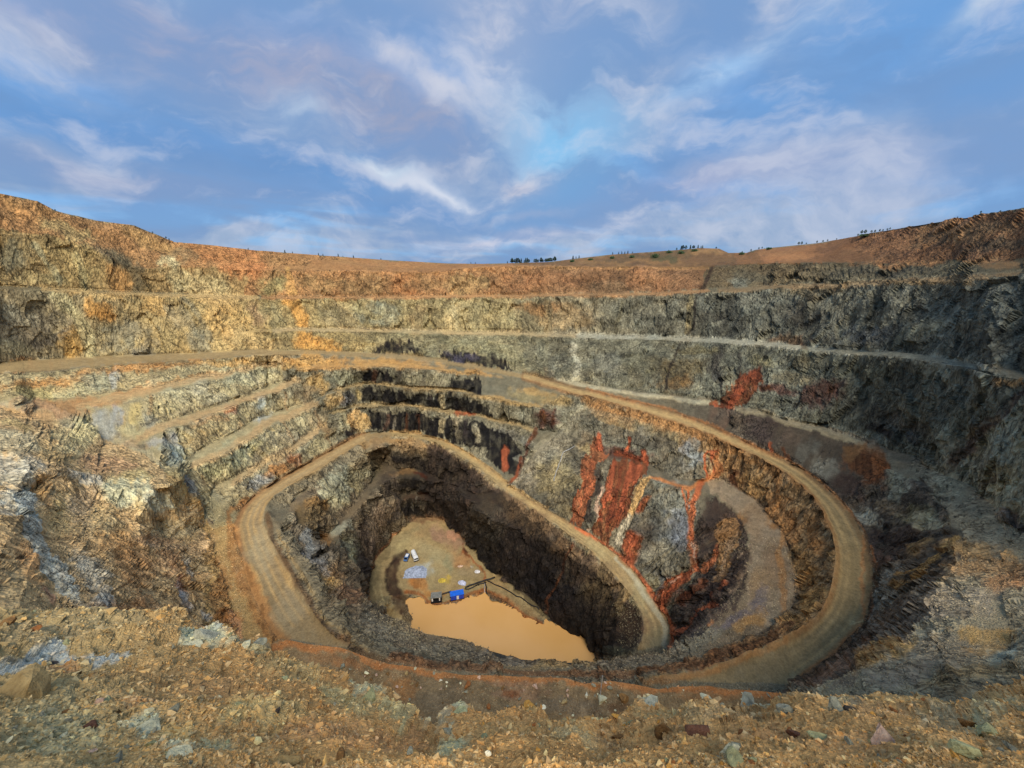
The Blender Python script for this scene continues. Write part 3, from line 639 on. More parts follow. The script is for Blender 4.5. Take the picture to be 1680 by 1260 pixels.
# far wall
for e in [(450, 468, 28, 20, 0, (126, 118, 78)), (520, 466, 60, 14, 0, (138, 104, 62)), (600, 470, 50, 16, 0, (128, 98, 62)), (760, 470, 40, 20, 0, (150, 118, 74)), (660, 468, 26, 20, 20, (172, 112, 56)), (690, 462, 40, 16, 0, (120, 88, 52)),
          (900, 462, 80, 20, 0, (138, 90, 52)), (1060, 460, 60, 18, 0, (150, 98, 56)), (1000, 470, 30, 12, 0, (120, 90, 62)), (445, 520, 22, 26, 0, (112, 104, 80)), (560, 520, 50, 24, 30, (122, 110, 86)), (620, 515, 40, 26, 0, (112, 114, 104)), (690, 520, 18, 28, 0, (98, 84, 62)),
          (740, 520, 12, 26, 0, (166, 150, 116)), (800, 520, 40, 26, 0, (132, 122, 94)), (930, 520, 60, 26, 0, (142, 118, 84)), (880, 505, 40, 12, 0, (132, 98, 62)), (1010, 515, 50, 24, 0, (100, 96, 82)), (1080, 520, 50, 26, 0, (84, 82, 72)), (1200, 522, 16, 44, 5, (56, 56, 52)), (1260, 520, 50, 30, 0, (84, 84, 76)),
          (600, 512, 30, 8, 20, (150, 140, 108)), (950, 545, 60, 5, 0, (150, 136, 112)), (520, 565, 40, 16, 20, (196, 148, 74)), (455, 565, 26, 14, 0, (120, 106, 78)), (570, 560, 40, 14, 20, (140, 122, 84)), (780, 572, 80, 16, 10, (110, 106, 86)), (900, 590, 50, 20, 15, (100, 97, 84)),
          (1000, 600, 40, 22, 10, (96, 94, 84)), (1120, 610, 56, 24, 0, (88, 76, 52)), (1110, 630, 40, 12, 0, (106, 80, 46)), (1060, 600, 30, 20, 0, (82, 78, 62)), (1185, 600, 12, 40, 0, (60, 56, 52)), (1250, 590, 30, 14, 10, (104, 98, 74)), (1150, 575, 50, 8, 5, (92, 84, 60))]:
    ell(*e)
stroke([(472, 440), (480, 492), (494, 520), (500, 545), (512, 580)], [6, 18, 20, 18, 26], (204, 150, 70), .85); stroke([(735, 500), (748, 525), (752, 545)], 6, (186, 172, 138), .7)
for pts in [[(590, 500), (612, 540)], [(545, 500), (570, 535)], [(655, 500), (658, 540)], [(700, 498), (702, 538)], [(860, 500), (850, 540)], [(900, 500), (898, 540)], [(1020, 500), (1012, 540)]]:
    stroke(pts, 7, (92, 84, 62), .55)
stroke([(945, 566), (942, 600), (940, 626)], [7, 9, 16], (170, 164, 144), .85)
stroke([(1168, 440), (1158, 465), (1150, 482)], 7, (56, 38, 28), .9, .2); stroke([(1138, 488), (1132, 520), (1128, 545)], 12, (104, 92, 64), .8, .3); stroke([(1146, 488), (1138, 540), (1118, 560), (1104, 600), (1090, 640)], 4, (40, 33, 27), .9, .3)
for pts in [[(1215, 580), (1210, 640)], [(1186, 570), (1184, 650)], [(1250, 470), (1255, 450)]]: stroke(pts, 7, (46, 43, 40), .7)
# manganese-black seeps on the far wall
for p in [[(606, 574), (612, 566), (626, 570), (634, 560), (652, 568), (668, 562), (684, 574), (684, 584), (640, 581), (608, 580)], [(722, 584), (748, 578), (772, 584), (800, 584), (824, 592), (842, 606), (800, 603), (760, 597), (724, 592)]]: poly(p, (22, 18, 19), .96, .5, .55)
ell(646, 566, 4, 12, 0, (40, 32, 30), .8); ell(758, 588, 30, 6, 8, (56, 54, 78), .6); ell(605, 595, 22, 6, 5, (48, 38, 30), .85)
# --- right wall, its colours darker because its shade is painted in
for e in [(1330, 480, 60, 12, -4, (94, 82, 62)), (1440, 450, 100, 8, -3, (74, 68, 58)), (1480, 434, 90, 6, -3, (140, 92, 46)), (1640, 430, 70, 7, 0, (128, 92, 54)), (1330, 472, 70, 5, -3, (130, 100, 66)), (1500, 466, 120, 5, -4, (118, 94, 62)), (1230, 455, 36, 14, 0, (86, 78, 64)), (1210, 462, 14, 10, 0, (112, 110, 102)),
          (1380, 530, 60, 26, -8, (92, 90, 80)), (1310, 520, 40, 30, 0, (66, 62, 56)), (1430, 550, 60, 16, -6, (80, 82, 84)), (1560, 510, 80, 26, -16, (92, 96, 92)), (1620, 560, 70, 20, -20, (70, 72, 68)), (1500, 545, 60, 14, -18, (104, 102, 88)), (1640, 490, 50, 20, -20, (86, 90, 86)), (1300, 560, 40, 9, 6, (98, 72, 50)),
          (1420, 610, 80, 16, 8, (94, 92, 76)), (1330, 595, 60, 14, 8, (84, 80, 66)), (1530, 640, 70, 20, 10, (88, 88, 80)), (1400, 660, 60, 20, 10, (86, 84, 74)), (1345, 648, 46, 22, -22, (70, 42, 36)), (1275, 640, 44, 9, 5, (72, 38, 32)), (1300, 625, 40, 10, 5, (96, 88, 70)), (1470, 690, 60, 24, 20, (76, 70, 62)), (1440, 705, 40, 14, 20, (52, 46, 44)),
          (1500, 715, 26, 14, 20, (78, 82, 84)), (1600, 640, 80, 26, -20, (92, 94, 86)), (1640, 720, 50, 50, -30, (94, 100, 96)), (1660, 630, 30, 12, 0, (130, 96, 56)), (1580, 690, 50, 20, -30, (88, 90, 80)), (1600, 760, 50, 22, 0, (100, 100, 92)), (1650, 790, 40, 24, 20, (118, 116, 100)), (1655, 850, 36, 12, 10, (62, 54, 56)), (1670, 870, 22, 14, 0, (42, 36, 40)), (1630, 800, 26, 10, 20, (140, 136, 118))]:
    ell(*e)
stroke([(1690, 645), (1625, 688), (1575, 742), (1548, 778)], [16, 18, 14, 10], (58, 48, 43), .9); stroke([(1510, 500), (1500, 540)], 4, (50, 46, 44), .7)
stroke([(1640, 780), (1600, 810)], 7, (70, 58, 50), .7); stroke([(1680, 560), (1600, 610)], 6, (60, 56, 52), .6); stroke([(1660, 660), (1580, 720)], 8, (96, 88, 74), .6)
# berms
stroke(along('b1_crest', 60, 440, -3), 6, (184, 152, 102), .8, .3); stroke(along('b1_crest', 430, 1180, -3), 6, (166, 118, 72), .9, .3); stroke(along('b1_crest', 1180, 1700, -4), 8, (126, 100, 70), .8, .3)
stroke(along('b2_crest', 440, 960, -3), 7, (160, 142, 112), .9, .3); stroke(along('b2_crest', 950, 1330, -4), 9, (152, 148, 134), .9, .3); stroke(along('b2_crest', 1320, 1700, -6), [12] * 6 + [16] * (len(along('b2_crest', 1320, 1700)) - 6), (128, 126, 114), .9, .3)
stroke(along('b3_crest', 890, 1190, -2), 6, (158, 150, 130), .9, .3, ); stroke(along('rim', 500, 1160, 2), 5, (168, 116, 64), .7, .3)
poly(poly_band('b3_toe', 'b3_crest', 1196, 1700), (104, 92, 76), .95, .4)
stroke(along('b3_crest', 1220, 1450, -4), 10, (126, 116, 96), .8, .4)
# red seep on the right
poly([(1158, 690), (1163, 664), (1172, 658), (1180, 662), (1190, 640), (1200, 634), (1212, 618), (1232, 610), (1252, 608), (1252, 622), (1238, 646), (1222, 662), (1206, 672), (1200, 692), (1184, 708)], (118, 60, 44), .95, .5, .6)
ell(1232, 622, 26, 14, -30, (104, 44, 34), .8); stroke([(1172, 660), (1166, 690)], 9, (168, 76, 46)); stroke([(1196, 664), (1186, 700)], 12, (166, 70, 42)); stroke([(1212, 640), (1200, 665)], 12, (140, 56, 38))
# face between the right-hand bench and the ramp
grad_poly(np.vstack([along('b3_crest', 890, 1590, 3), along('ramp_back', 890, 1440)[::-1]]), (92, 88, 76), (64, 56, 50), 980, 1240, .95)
ZONE_ = ZONE
for e in [(1250, 705, 40, 18, 25, (54, 44, 42)), (1320, 740, 26, 22, 20, (84, 82, 78)), (1360, 770, 24, 20, 20, (100, 98, 92)), (1290, 720, 20, 16, 20, (70, 60, 54)), (1425, 765, 44, 30, 30, (118, 70, 36)), (1444, 768, 18, 22, 0, (160, 92, 40)), (1390, 800, 30, 16, 30, (58, 44, 40)), (1400, 745, 20, 14, 20, (110, 78, 46)), (1475, 800, 22, 26, 20, (122, 120, 108)),
          (1425, 850, 26, 18, 20, (136, 134, 126)), (1460, 830, 26, 14, 20, (98, 84, 68)), (1440, 890, 22, 26, 0, (44, 36, 36)), (1490, 880, 46, 28, 0, (56, 44, 40)), (1500, 845, 30, 16, -20, (96, 88, 66)), (1520, 850, 26, 16, 0, (128, 122, 104)), (1520, 895, 30, 12, -30, (112, 88, 54)), (1450, 920, 26, 20, 0, (72, 54, 48)), (1470, 950, 34, 20, -30, (104, 102, 98)), (1450, 985, 28, 24, -40, (122, 120, 114)),
          (1500, 960, 44, 20, -35, (96, 84, 70)), (1440, 1020, 20, 24, 0, (112, 102, 94)), (1530, 1000, 30, 20, -30, (92, 84, 76)), (1450, 1078, 52, 14, -28, (172, 128, 64)), (1480, 1062, 34, 10, -28, (180, 138, 72)), (1400, 1110, 40, 10, -30, (70, 60, 52))]:
    ell(*e)
stroke([(1486, 946), (1520, 930), (1552, 904), (1572, 888)], 9, (168, 128, 66), .8); stroke([(1470, 962), (1500, 955), (1530, 938)], 7, (160, 122, 66), .8); stroke([(1268, 725), (1262, 745)], 5, (160, 76, 40)); stroke([(1280, 735), (1290, 760)], 5, (110, 56, 38), .6)
stroke([(1434, 900), (1438, 925), (1432, 960), (1434, 1000), (1416, 1040)], 6, (172, 104, 54), .8)
# broad gravel bench on the right
for e in [(1600, 860, 70, 40, 20, (112, 102, 86)), (1560, 790, 50, 26, 35, (112, 106, 92)), (1620, 930, 70, 26, 0, (128, 96, 62)), (1600, 905, 60, 12, 5, (146, 112, 70)), (1660, 960, 40, 22, 0, (120, 84, 52)), (1580, 990, 80, 30, 0, (100, 90, 80)), (1540, 1080, 110, 48, -10, (98, 88, 76)), (1620, 1045, 70, 14, 8, (150, 116, 66)), (1640, 1070, 50, 12, 0, (138, 108, 68)),
          (1480, 1110, 70, 22, -10, (92, 82, 72)), (1620, 1115, 70, 20, -10, (116, 98, 70)), (1650, 1085, 40, 16, -25, (96, 102, 98)), (1600, 1150, 80, 12, 0, (104, 88, 66)), (1690, 1010, 40, 20, 0, (110, 100, 84)), (1560, 1130, 60, 12, -5, (128, 106, 74))]: ell(*e)
# --- inside of the ramp, right hand: slope, gravel bench
poly(np.vstack([along('ramp_front', 960, 1400), along('g_toe', 940, 1320)[::-1]]), (116, 92, 64), .9)
poly(np.vstack([along('g_toe', 940, 1320), along('g_crest', 900, 1240)[::-1]]), (120, 104, 88), .97)
stroke(along('g_toe', 1180, 1310), 7, (70, 56, 44), .8, .5)  # dark line at the slope foot: its shading painted into the colour
poly([(1000, 1100), (1100, 1090), (1180, 1066), (1240, 1042), (1217, 950), (1160, 1020), (1108, 1061), (980, 1086), (700, 1041), (560, 936), (476, 830), (470, 868), (560, 1003), (640, 1062), (740, 1085), (850, 1092)], (104, 90, 74), .95, .4)
for e in [(1070, 715, 70, 16, 18, (92, 86, 68)), (1000, 700, 40, 14, 15, (104, 88, 62)), (1030, 725, 40, 10, 10, (88, 86, 76)), (1130, 735, 30, 12, 30, (112, 92, 66)), (1128, 752, 30, 24, 0, (108, 114, 126)), (1100, 770, 30, 14, 10, (82, 84, 84)), (1085, 735, 30, 14, 20, (74, 70, 60)), (1120, 790, 20, 6, 0, (130, 136, 142)), (1195, 760, 40, 20, 35, (128, 96, 62)), (1160, 730, 30, 14, 30, (118, 92, 62)),
          (1210, 790, 26, 14, 30, (96, 50, 38)), (1240, 800, 40, 22, 35, (134, 102, 62)), (1280, 840, 34, 30, 45, (128, 90, 52)), (1300, 870, 20, 30, 0, (118, 84, 50)), (1320, 930, 24, 50, 0, (140, 104, 58)), (1340, 880, 16, 40, -20, (130, 92, 52)), (1335, 990, 22, 30, 20, (158, 120, 66)), (1300, 1025, 30, 14, -25, (166, 124, 68)), (1240, 1060, 50, 14, -22, (142, 98, 54)), (1160, 1088, 60, 12, -18, (128, 84, 48)),
          (1235, 860, 24, 40, -30, (118, 98, 78)), (1280, 930, 22, 50, 0, (106, 86, 68)), (1250, 960, 26, 40, 20, (118, 96, 72)), (1250, 990, 16, 30, 30, (90, 82, 88)), (1200, 1020, 50, 12, -30, (92, 84, 92)), (1150, 1050, 50, 16, -20, (108, 102, 90)), (1230, 1020, 30, 12, -30, (148, 112, 66)), (1080, 1085, 80, 10, -10, (106, 96, 82)), (960, 740, 30, 6, 5, (134, 116, 84)),
          (850, 1068, 60, 12, 10, (140, 96, 56)), (720, 1065, 60, 16, 10, (100, 92, 80)), (620, 1030, 46, 20, 35, (112, 104, 92)), (560, 985, 34, 20, 45, (104, 88, 70)), (920, 1092, 90, 5, 0, (158, 128, 84)), (820, 1082, 60, 8, 8, (96, 90, 84)), (540, 950, 20, 16, 40, (160, 124, 70)), (520, 900, 26, 30, 50, (92, 88, 86)), (490, 850, 16, 24, 0, (108, 96, 80)), (660, 1040, 30, 10, 30, (120, 108, 88))]:
    ell(*e)
# --- deep face with the red seeps
face = [(962, 672), (985, 690), (1060, 715), (1150, 760), (1165, 812), (1215, 850), (1228, 910), (1195, 985), (1108, 1061), (1085, 1000), (1040, 940), (960, 873), (838, 797), (862, 770), (905, 715), (935, 690)]
poly(face, (76, 72, 64), .92, .3)
for e in [(940, 690, 40, 24, -40, (112, 106, 92)), (905, 735, 26, 26, -40, (118, 112, 100)), (870, 780, 26, 22, -45, (114, 106, 94)), (910, 790, 36, 34, 0, (106, 96, 72)), (920, 840, 30, 26, 30, (88, 78, 58)), (985, 700, 30, 12, 10, (86, 82, 72)), (960, 740, 16, 10, 0, (132, 116, 84)), (1040, 735, 60, 12, 10, (80, 78, 70)), (975, 800, 8, 50, 5, (40, 32, 30)), (1060, 720, 40, 20, 15, (66, 62, 56)),
          (1100, 830, 50, 30, 10, (84, 86, 84)), (1085, 870, 44, 28, 0, (70, 72, 74)), (1120, 870, 26, 40, 10, (88, 92, 104)), (1080, 910, 40, 20, 20, (110, 106, 96)), (1060, 880, 20, 26, 0, (60, 54, 50)), (1070, 950, 30, 24, 30, (64, 62, 60)), (1100, 960, 20, 20, 0, (74, 78, 86)), (1050, 810, 10, 10, 0, (70, 72, 72)), (1080, 790, 30, 8, 5, (96, 98, 94)), (1190, 870, 30, 40, 0, (66, 46, 38)), (1170, 850, 14, 40, 0, (44, 36, 34)),
          (1195, 870, 16, 30, 30, (128, 92, 52)), (1180, 960, 40, 40, 0, (62, 46, 42)), (1210, 930, 20, 40, 20, (84, 66, 54)), (1150, 980, 40, 26, -20, (76, 48, 40)), (1175, 1000, 40, 20, -35, (58, 46, 44)), (1205, 960, 16, 30, 30, (34, 29, 30)), (1140, 1030, 26, 16, -30, (46, 42, 44)), (1090, 980, 16, 16, 0, (60, 58, 60)), (1145, 745, 12, 26, 0, (96, 100, 104)), (1022, 745, 50, 12, 10, (62, 34, 30))]:
    ell(*e)
poly([(1168, 818), (1190, 830), (1212, 856), (1224, 884), (1225, 912), (1212, 950), (1190, 986), (1156, 1022), (1128, 1044), (1112, 1052), (1100, 1010), (1130, 960), (1146, 900), (1150, 850)], (48, 38, 35), .9, .6)
poly([(1180, 860), (1200, 850), (1212, 880), (1196, 910), (1180, 950), (1164, 960), (1176, 900)], (112, 82, 50), .75, .8)
for pts in [[(1214, 900), (1190, 950), (1150, 1000)], [(1222, 925), (1200, 970), (1165, 1010)], [(1204, 880), (1180, 930), (1150, 970)]]: stroke(pts, 4, (104, 86, 72), .6, .8)
poly([(968, 728), (978, 714), (986, 716), (990, 738), (1000, 744), (986, 752), (974, 764), (971, 800), (966, 830), (958, 864), (934, 858), (944, 822), (951, 782), (955, 757), (968, 746)], (138, 78, 52), .95, .4, .45)
stroke([(968, 760), (962, 800), (955, 840)], 5, (186, 100, 58), .7); stroke([(957, 770), (952, 810), (946, 845)], 4, (130, 62, 38), .6); stroke([(976, 770), (972, 810), (968, 850)], 7, (46, 38, 36), .8)
poly([(1003, 757), (1030, 752), (1052, 758), (1066, 766), (1060, 776), (1048, 782), (1042, 800), (1034, 826), (1024, 850), (1010, 872), (1000, 892), (984, 884), (974, 866), (982, 840), (988, 812), (994, 782)], (112, 60, 42), .95, .4, .55)
for pts, w, c in [([(1008, 760), (998, 800), (988, 850)], 9, (160, 72, 44)), ([(1040, 762), (1028, 800), (1014, 850)], 9, (156, 70, 44)), ([(1020, 770), (1010, 820), (1000, 870)], 7, (104, 48, 34)), ([(1050, 765), (1040, 790)], 8, (174, 84, 50)), ([(1012, 800), (1002, 850)], 6, (112, 52, 38)), ([(986, 800), (980, 840), (968, 870)], 4, (206, 170, 150)),
                  ([(1030, 720), (1028, 745)], 5, (160, 64, 44)), ([(1056, 740), (1062, 760)], 7, (164, 72, 48)), ([(1040, 882), (1036, 910), (1030, 925)], 22, (140, 62, 38)), ([(1062, 820), (1050, 835)], 14, (140, 70, 42)), ([(1010, 745), (1060, 752)], 8, (120, 50, 38)), ([(984, 735), (986, 712)], 8, (150, 66, 44))]: stroke(pts, w, c, .85, .4)
stroke([(1063, 783), (1053, 790), (1048, 806), (1040, 826), (1032, 848)], [5, 9, 9, 9, 10], (214, 172, 112), .95, .3); stroke([(1032, 848), (1026, 866), (1018, 890)], [10, 10, 12], (196, 184, 166), .95, .3)
stroke([(1063, 783), (1085, 786), (1110, 795), (1134, 801), (1150, 792), (1168, 780), (1179, 766), (1176, 748), (1179, 735)], [3, 4, 5, 6, 7, 9, 7, 6, 4], (204, 128, 68), .95, .3)
for pts, w in [([(1154, 750), (1160, 743), (1178, 738)], 3), ([(1155, 750), (1156, 784)], 4), ([(1168, 744), (1170, 776)], 5), ([(1150, 796), (1140, 826), (1136, 860), (1138, 900), (1140, 934)], [10, 9, 8, 7, 6]), ([(1120, 802), (1126, 822), (1134, 846)], 3), ([(1130, 804), (1132, 826)], 3)]: stroke(pts, w, (190, 100, 56), .95, .3)
stroke([(1138, 870), (1136, 925)], 14, (140, 74, 48), .6); stroke([(1140, 890), (1137, 920)], 4, (216, 180, 160), .7)
stroke([(1178, 898), (1166, 924), (1150, 936)], [6, 10, 8], (170, 96, 66), .9, .3); stroke([(1132, 938), (1104, 960), (1090, 984), (1084, 1000)], [8, 22, 22, 10], (164, 76, 42), .95, .3); stroke([(1118, 946), (1094, 966), (1084, 985)], 4, (206, 150, 130), .9, .3)
stroke([(1178, 992), (1152, 1002), (1132, 1016), (1122, 1034), (1104, 1044)], [6, 10, 9, 9, 6], (166, 84, 50), .9, .3); stroke([(1186, 955), (1176, 980)], 8, (140, 68, 42), .7); stroke([(1150, 960), (1120, 985)], 14, (112, 54, 38), .6)
stroke([(1162, 1030), (1168, 1020)], 5, (196, 130, 90), .8)
# --- lower benches below the ramp, far side
poly(np.vstack([along('ramp_front', 440, 960, 1), along('spur', 838, 960)[::-1][::-1], along('low_back', 560, 840)[::-1]]), (92, 88, 76), .95, .3)
for e in [(500, 592, 60, 9, 5, (176, 134, 72)), (620, 595, 90, 8, 3, (168, 126, 68)), (770, 608, 60, 5, 8, (160, 122, 70)), (520, 625, 14, 20, 0, (186, 152, 96)), (560, 620, 30, 12, 0, (112, 112, 96)), (540, 660, 16, 14, 20, (190, 156, 104)), (565, 655, 16, 14, 0, (78, 78, 86)), (590, 650, 8, 12, 0, (168, 148, 100)), (588, 690, 10, 18, 0, (190, 152, 98)), (568, 695, 12, 20, 0, (128, 122, 100)),
          (600, 695, 8, 16, 0, (196, 160, 104)), (880, 650, 40, 14, 10, (108, 98, 72)), (920, 660, 30, 12, 10, (122, 102, 66)), (850, 680, 26, 10, 15, (104, 102, 92)), (900, 690, 20, 14, 0, (64, 40, 36)), (830, 712, 30, 10, 15, (86, 84, 80)), (870, 725, 20, 10, 15, (92, 90, 84)), (840, 745, 24, 8, 15, (98, 96, 90)), (470, 600, 20, 8, 0, (150, 118, 68)), (690, 622, 60, 10, 0, (104, 100, 84)),
          (700, 652, 60, 8, 0, (94, 94, 86)), (750, 660, 50, 8, 0, (86, 84, 76)), (880, 640, 30, 6, 12, (134, 110, 70))]: ell(*e)
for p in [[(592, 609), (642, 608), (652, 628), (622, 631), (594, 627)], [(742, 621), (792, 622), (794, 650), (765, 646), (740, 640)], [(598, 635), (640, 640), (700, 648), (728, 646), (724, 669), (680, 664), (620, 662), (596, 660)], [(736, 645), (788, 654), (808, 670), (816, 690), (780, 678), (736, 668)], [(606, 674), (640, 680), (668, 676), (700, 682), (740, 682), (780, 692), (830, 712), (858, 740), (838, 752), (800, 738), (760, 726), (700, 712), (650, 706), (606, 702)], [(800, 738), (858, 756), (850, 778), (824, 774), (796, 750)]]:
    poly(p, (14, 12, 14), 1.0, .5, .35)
for x0, y0, y1, c in [(622, 612, 630, (96, 92, 82)), (662, 648, 664, (30, 26, 28)), (712, 648, 666, (40, 34, 34)), (690, 684, 706, (92, 52, 36)), (669, 682, 706, (74, 42, 34)), (729, 686, 706, (128, 116, 92)), (730, 650, 668, (140, 124, 94)), (754, 690, 712, (96, 88, 74)), (784, 700, 722, (140, 132, 114)), (634, 684, 704, (64, 44, 36)), (640, 612, 630, (36, 30, 30)), (660, 612, 630, (44, 38, 36)), (700, 612, 634, (60, 56, 50)), (770, 690, 715, (34, 28, 30)), (645, 686, 704, (92, 86, 78)), (826, 736, 772, (176, 84, 48)), (892, 678, 702, (70, 36, 32)), (910, 676, 700, (72, 32, 30)), (613, 610, 630, (88, 52, 38))]:
    stroke([(x0, y0), (x0 + rng.uniform(-3, 3), y1)], rng.uniform(4, 9), c, .75, .5)
for n in ('q1_crest', 'q2_crest', 'q3_crest'): stroke(along(n, 480, 920, -3), 6, (136, 116, 82) if n != 'q1_crest' else (164, 126, 74), .85, .4)
stroke(along('q3_crest', 740, 800, -3), 5, (168, 80, 44), .8, .4); stroke(along('q2_crest', 790, 900, -3), 6, (148, 118, 72), .8, .4); stroke([(885, 704), (868, 735), (858, 765), (848, 785)], 7, (90, 46, 38), .8)
stroke([(856, 748), (846, 778), (840, 790)], 5, (150, 70, 42), .8); stroke(along('spur', 838, 960), 6, (130, 124, 108), .6)
# --- left benches
poly(np.vstack([along('ramp_front', -100, 445, 2), along('k5_crest', 385, 545)[::-1], along('low_back', 400, 600)[:6][::-1], [(350, 862), (300, 800), (220, 760), (120, 700), (0, 660)]]), (122, 112, 86), .95, .3)
poly([(381, 788), (541, 700), (575, 722), (470, 785), (410, 822), (385, 845), (350, 862), (330, 800)], (116, 106, 84), .9)
for e in [(80, 632, 80, 14, -4, (150, 108, 58)), (230, 605, 130, 9, -5, (148, 106, 58)), (380, 594, 60, 6, -3, (168, 134, 82)), (440, 590, 26, 9, 0, (188, 164, 122)), (100, 640, 60, 10, -3, (118, 112, 86)), (165, 622, 34, 18, -8, (112, 112, 98)), (60, 648, 40, 14, 0, (134, 122, 82)), (195, 620, 8, 16, -15, (126, 130, 134)), (290, 608, 40, 9, -5, (116, 110, 88)), (250, 628, 20, 10, 0, (128, 116, 92)),
          (90, 672, 70, 16, 8, (130, 94, 60)), (150, 660, 60, 12, -4, (134, 98, 62)), (220, 640, 60, 7, -8, (142, 110, 74)), (320, 622, 60, 5, -8, (152, 114, 68)), (300, 650, 44, 16, -20, (146, 138, 112)), (325, 640, 16, 14, -30, (168, 160, 138)), (400, 620, 60, 12, -12, (128, 124, 102)), (440, 612, 26, 14, -10, (146, 138, 112)), (170, 700, 22, 34, -8, (104, 106, 108)), (200, 695, 8, 26, -10, (150, 126, 78)), (192, 690, 12, 30, -10, (100, 102, 108)),
          (225, 685, 14, 24, 0, (158, 140, 92)), (250, 690, 12, 20, 0, (98, 96, 90)), (215, 712, 30, 9, 10, (184, 172, 132)), (270, 675, 30, 14, -10, (130, 122, 94)), (350, 655, 30, 9, -12, (140, 132, 110)), (230, 730, 60, 7, -12, (126, 106, 80)), (345, 690, 40, 9, -14, (148, 118, 84)), (380, 668, 14, 9, 0, (138, 78, 52)), (330, 720, 26, 18, -20, (132, 114, 82)), (290, 725, 14, 22, -20, (84, 84, 86)), (280, 745, 20, 22, 20, (128, 134, 130)), (262, 725, 20, 10, 0, (122, 122, 122)),
          (430, 662, 30, 18, -20, (118, 118, 106)), (478, 640, 30, 14, -15, (108, 104, 90)), (425, 660, 10, 18, 0, (114, 122, 128)), (505, 640, 12, 22, 0, (104, 90, 70)), (438, 690, 22, 7, -20, (146, 152, 158)), (470, 690, 50, 18, -22, (120, 110, 86)), (400, 735, 26, 22, -20, (122, 116, 86)), (430, 720, 20, 24, 0, (108, 102, 88)), (380, 745, 22, 26, 0, (118, 122, 104)), (350, 770, 26, 18, -10, (126, 124, 96)), (415, 750, 10, 18, 0, (84, 76, 66)),
          (480, 715, 40, 18, -25, (108, 100, 86)), (500, 700, 30, 14, -25, (128, 120, 96)), (530, 690, 20, 16, -25, (116, 104, 84)), (450, 770, 30, 12, -28, (138, 96, 52)), (475, 755, 14, 12, 0, (150, 88, 44)), (420, 790, 24, 14, 0, (116, 120, 128)), (520, 735, 26, 16, -30, (126, 118, 92)), (370, 800, 50, 10, -16, (128, 116, 90)), (340, 830, 40, 26, 0, (122, 116, 96)), (370, 840, 40, 14, -14, (118, 108, 84)),
          (300, 800, 22, 26, -20, (84, 88, 98)), (316, 840, 14, 24, -10, (66, 64, 72)), (330, 857, 16, 8, 0, (48, 40, 46)), (270, 790, 22, 20, 0, (132, 118, 82)), (350, 880, 26, 16, 0, (166, 146, 110))]:
    ell(*e)
for n, w in (('k2_crest', 9), ('k3_crest', 10), ('k4_crest', 11), ('k5_crest', 12)):
    stroke(along(n, 130, 545, -6), w, (142, 118, 86), .85, .5); stroke(along(n, 200, 545, 5), 6, (92, 90, 78), .6, .8)
for n in ('k2_toe', 'k3_toe', 'k4_toe'): stroke(along(n, 160, 545, -3), 4, (70, 62, 50), .65, .8)
for x0, y0, y1 in [(250, 650, 680), (300, 660, 680), (345, 640, 662), (420, 612, 632), (462, 600, 622), (390, 680, 704), (440, 650, 670), (470, 645, 668), (495, 632, 655), (430, 704, 740), (446, 705, 735), (470, 690, 730), (505, 680, 706), (520, 676, 700), (540, 705, 730), (556, 704, 730), (480, 750, 775), (400, 735, 760), (365, 760, 785), (330, 780, 800)]:
    stroke([(x0, y0), (x0 + rng.uniform(-2, 8), y1)], rng.uniform(4, 8), [(86, 84, 76), (150, 138, 106), (104, 98, 82), (110, 86, 58)][rng.integers(4)], .6, .6)
ell(584, 708, 7, 7, 0, (26, 22, 22), .95, .8)  # adit mouth: darkness of the opening painted flat on the face
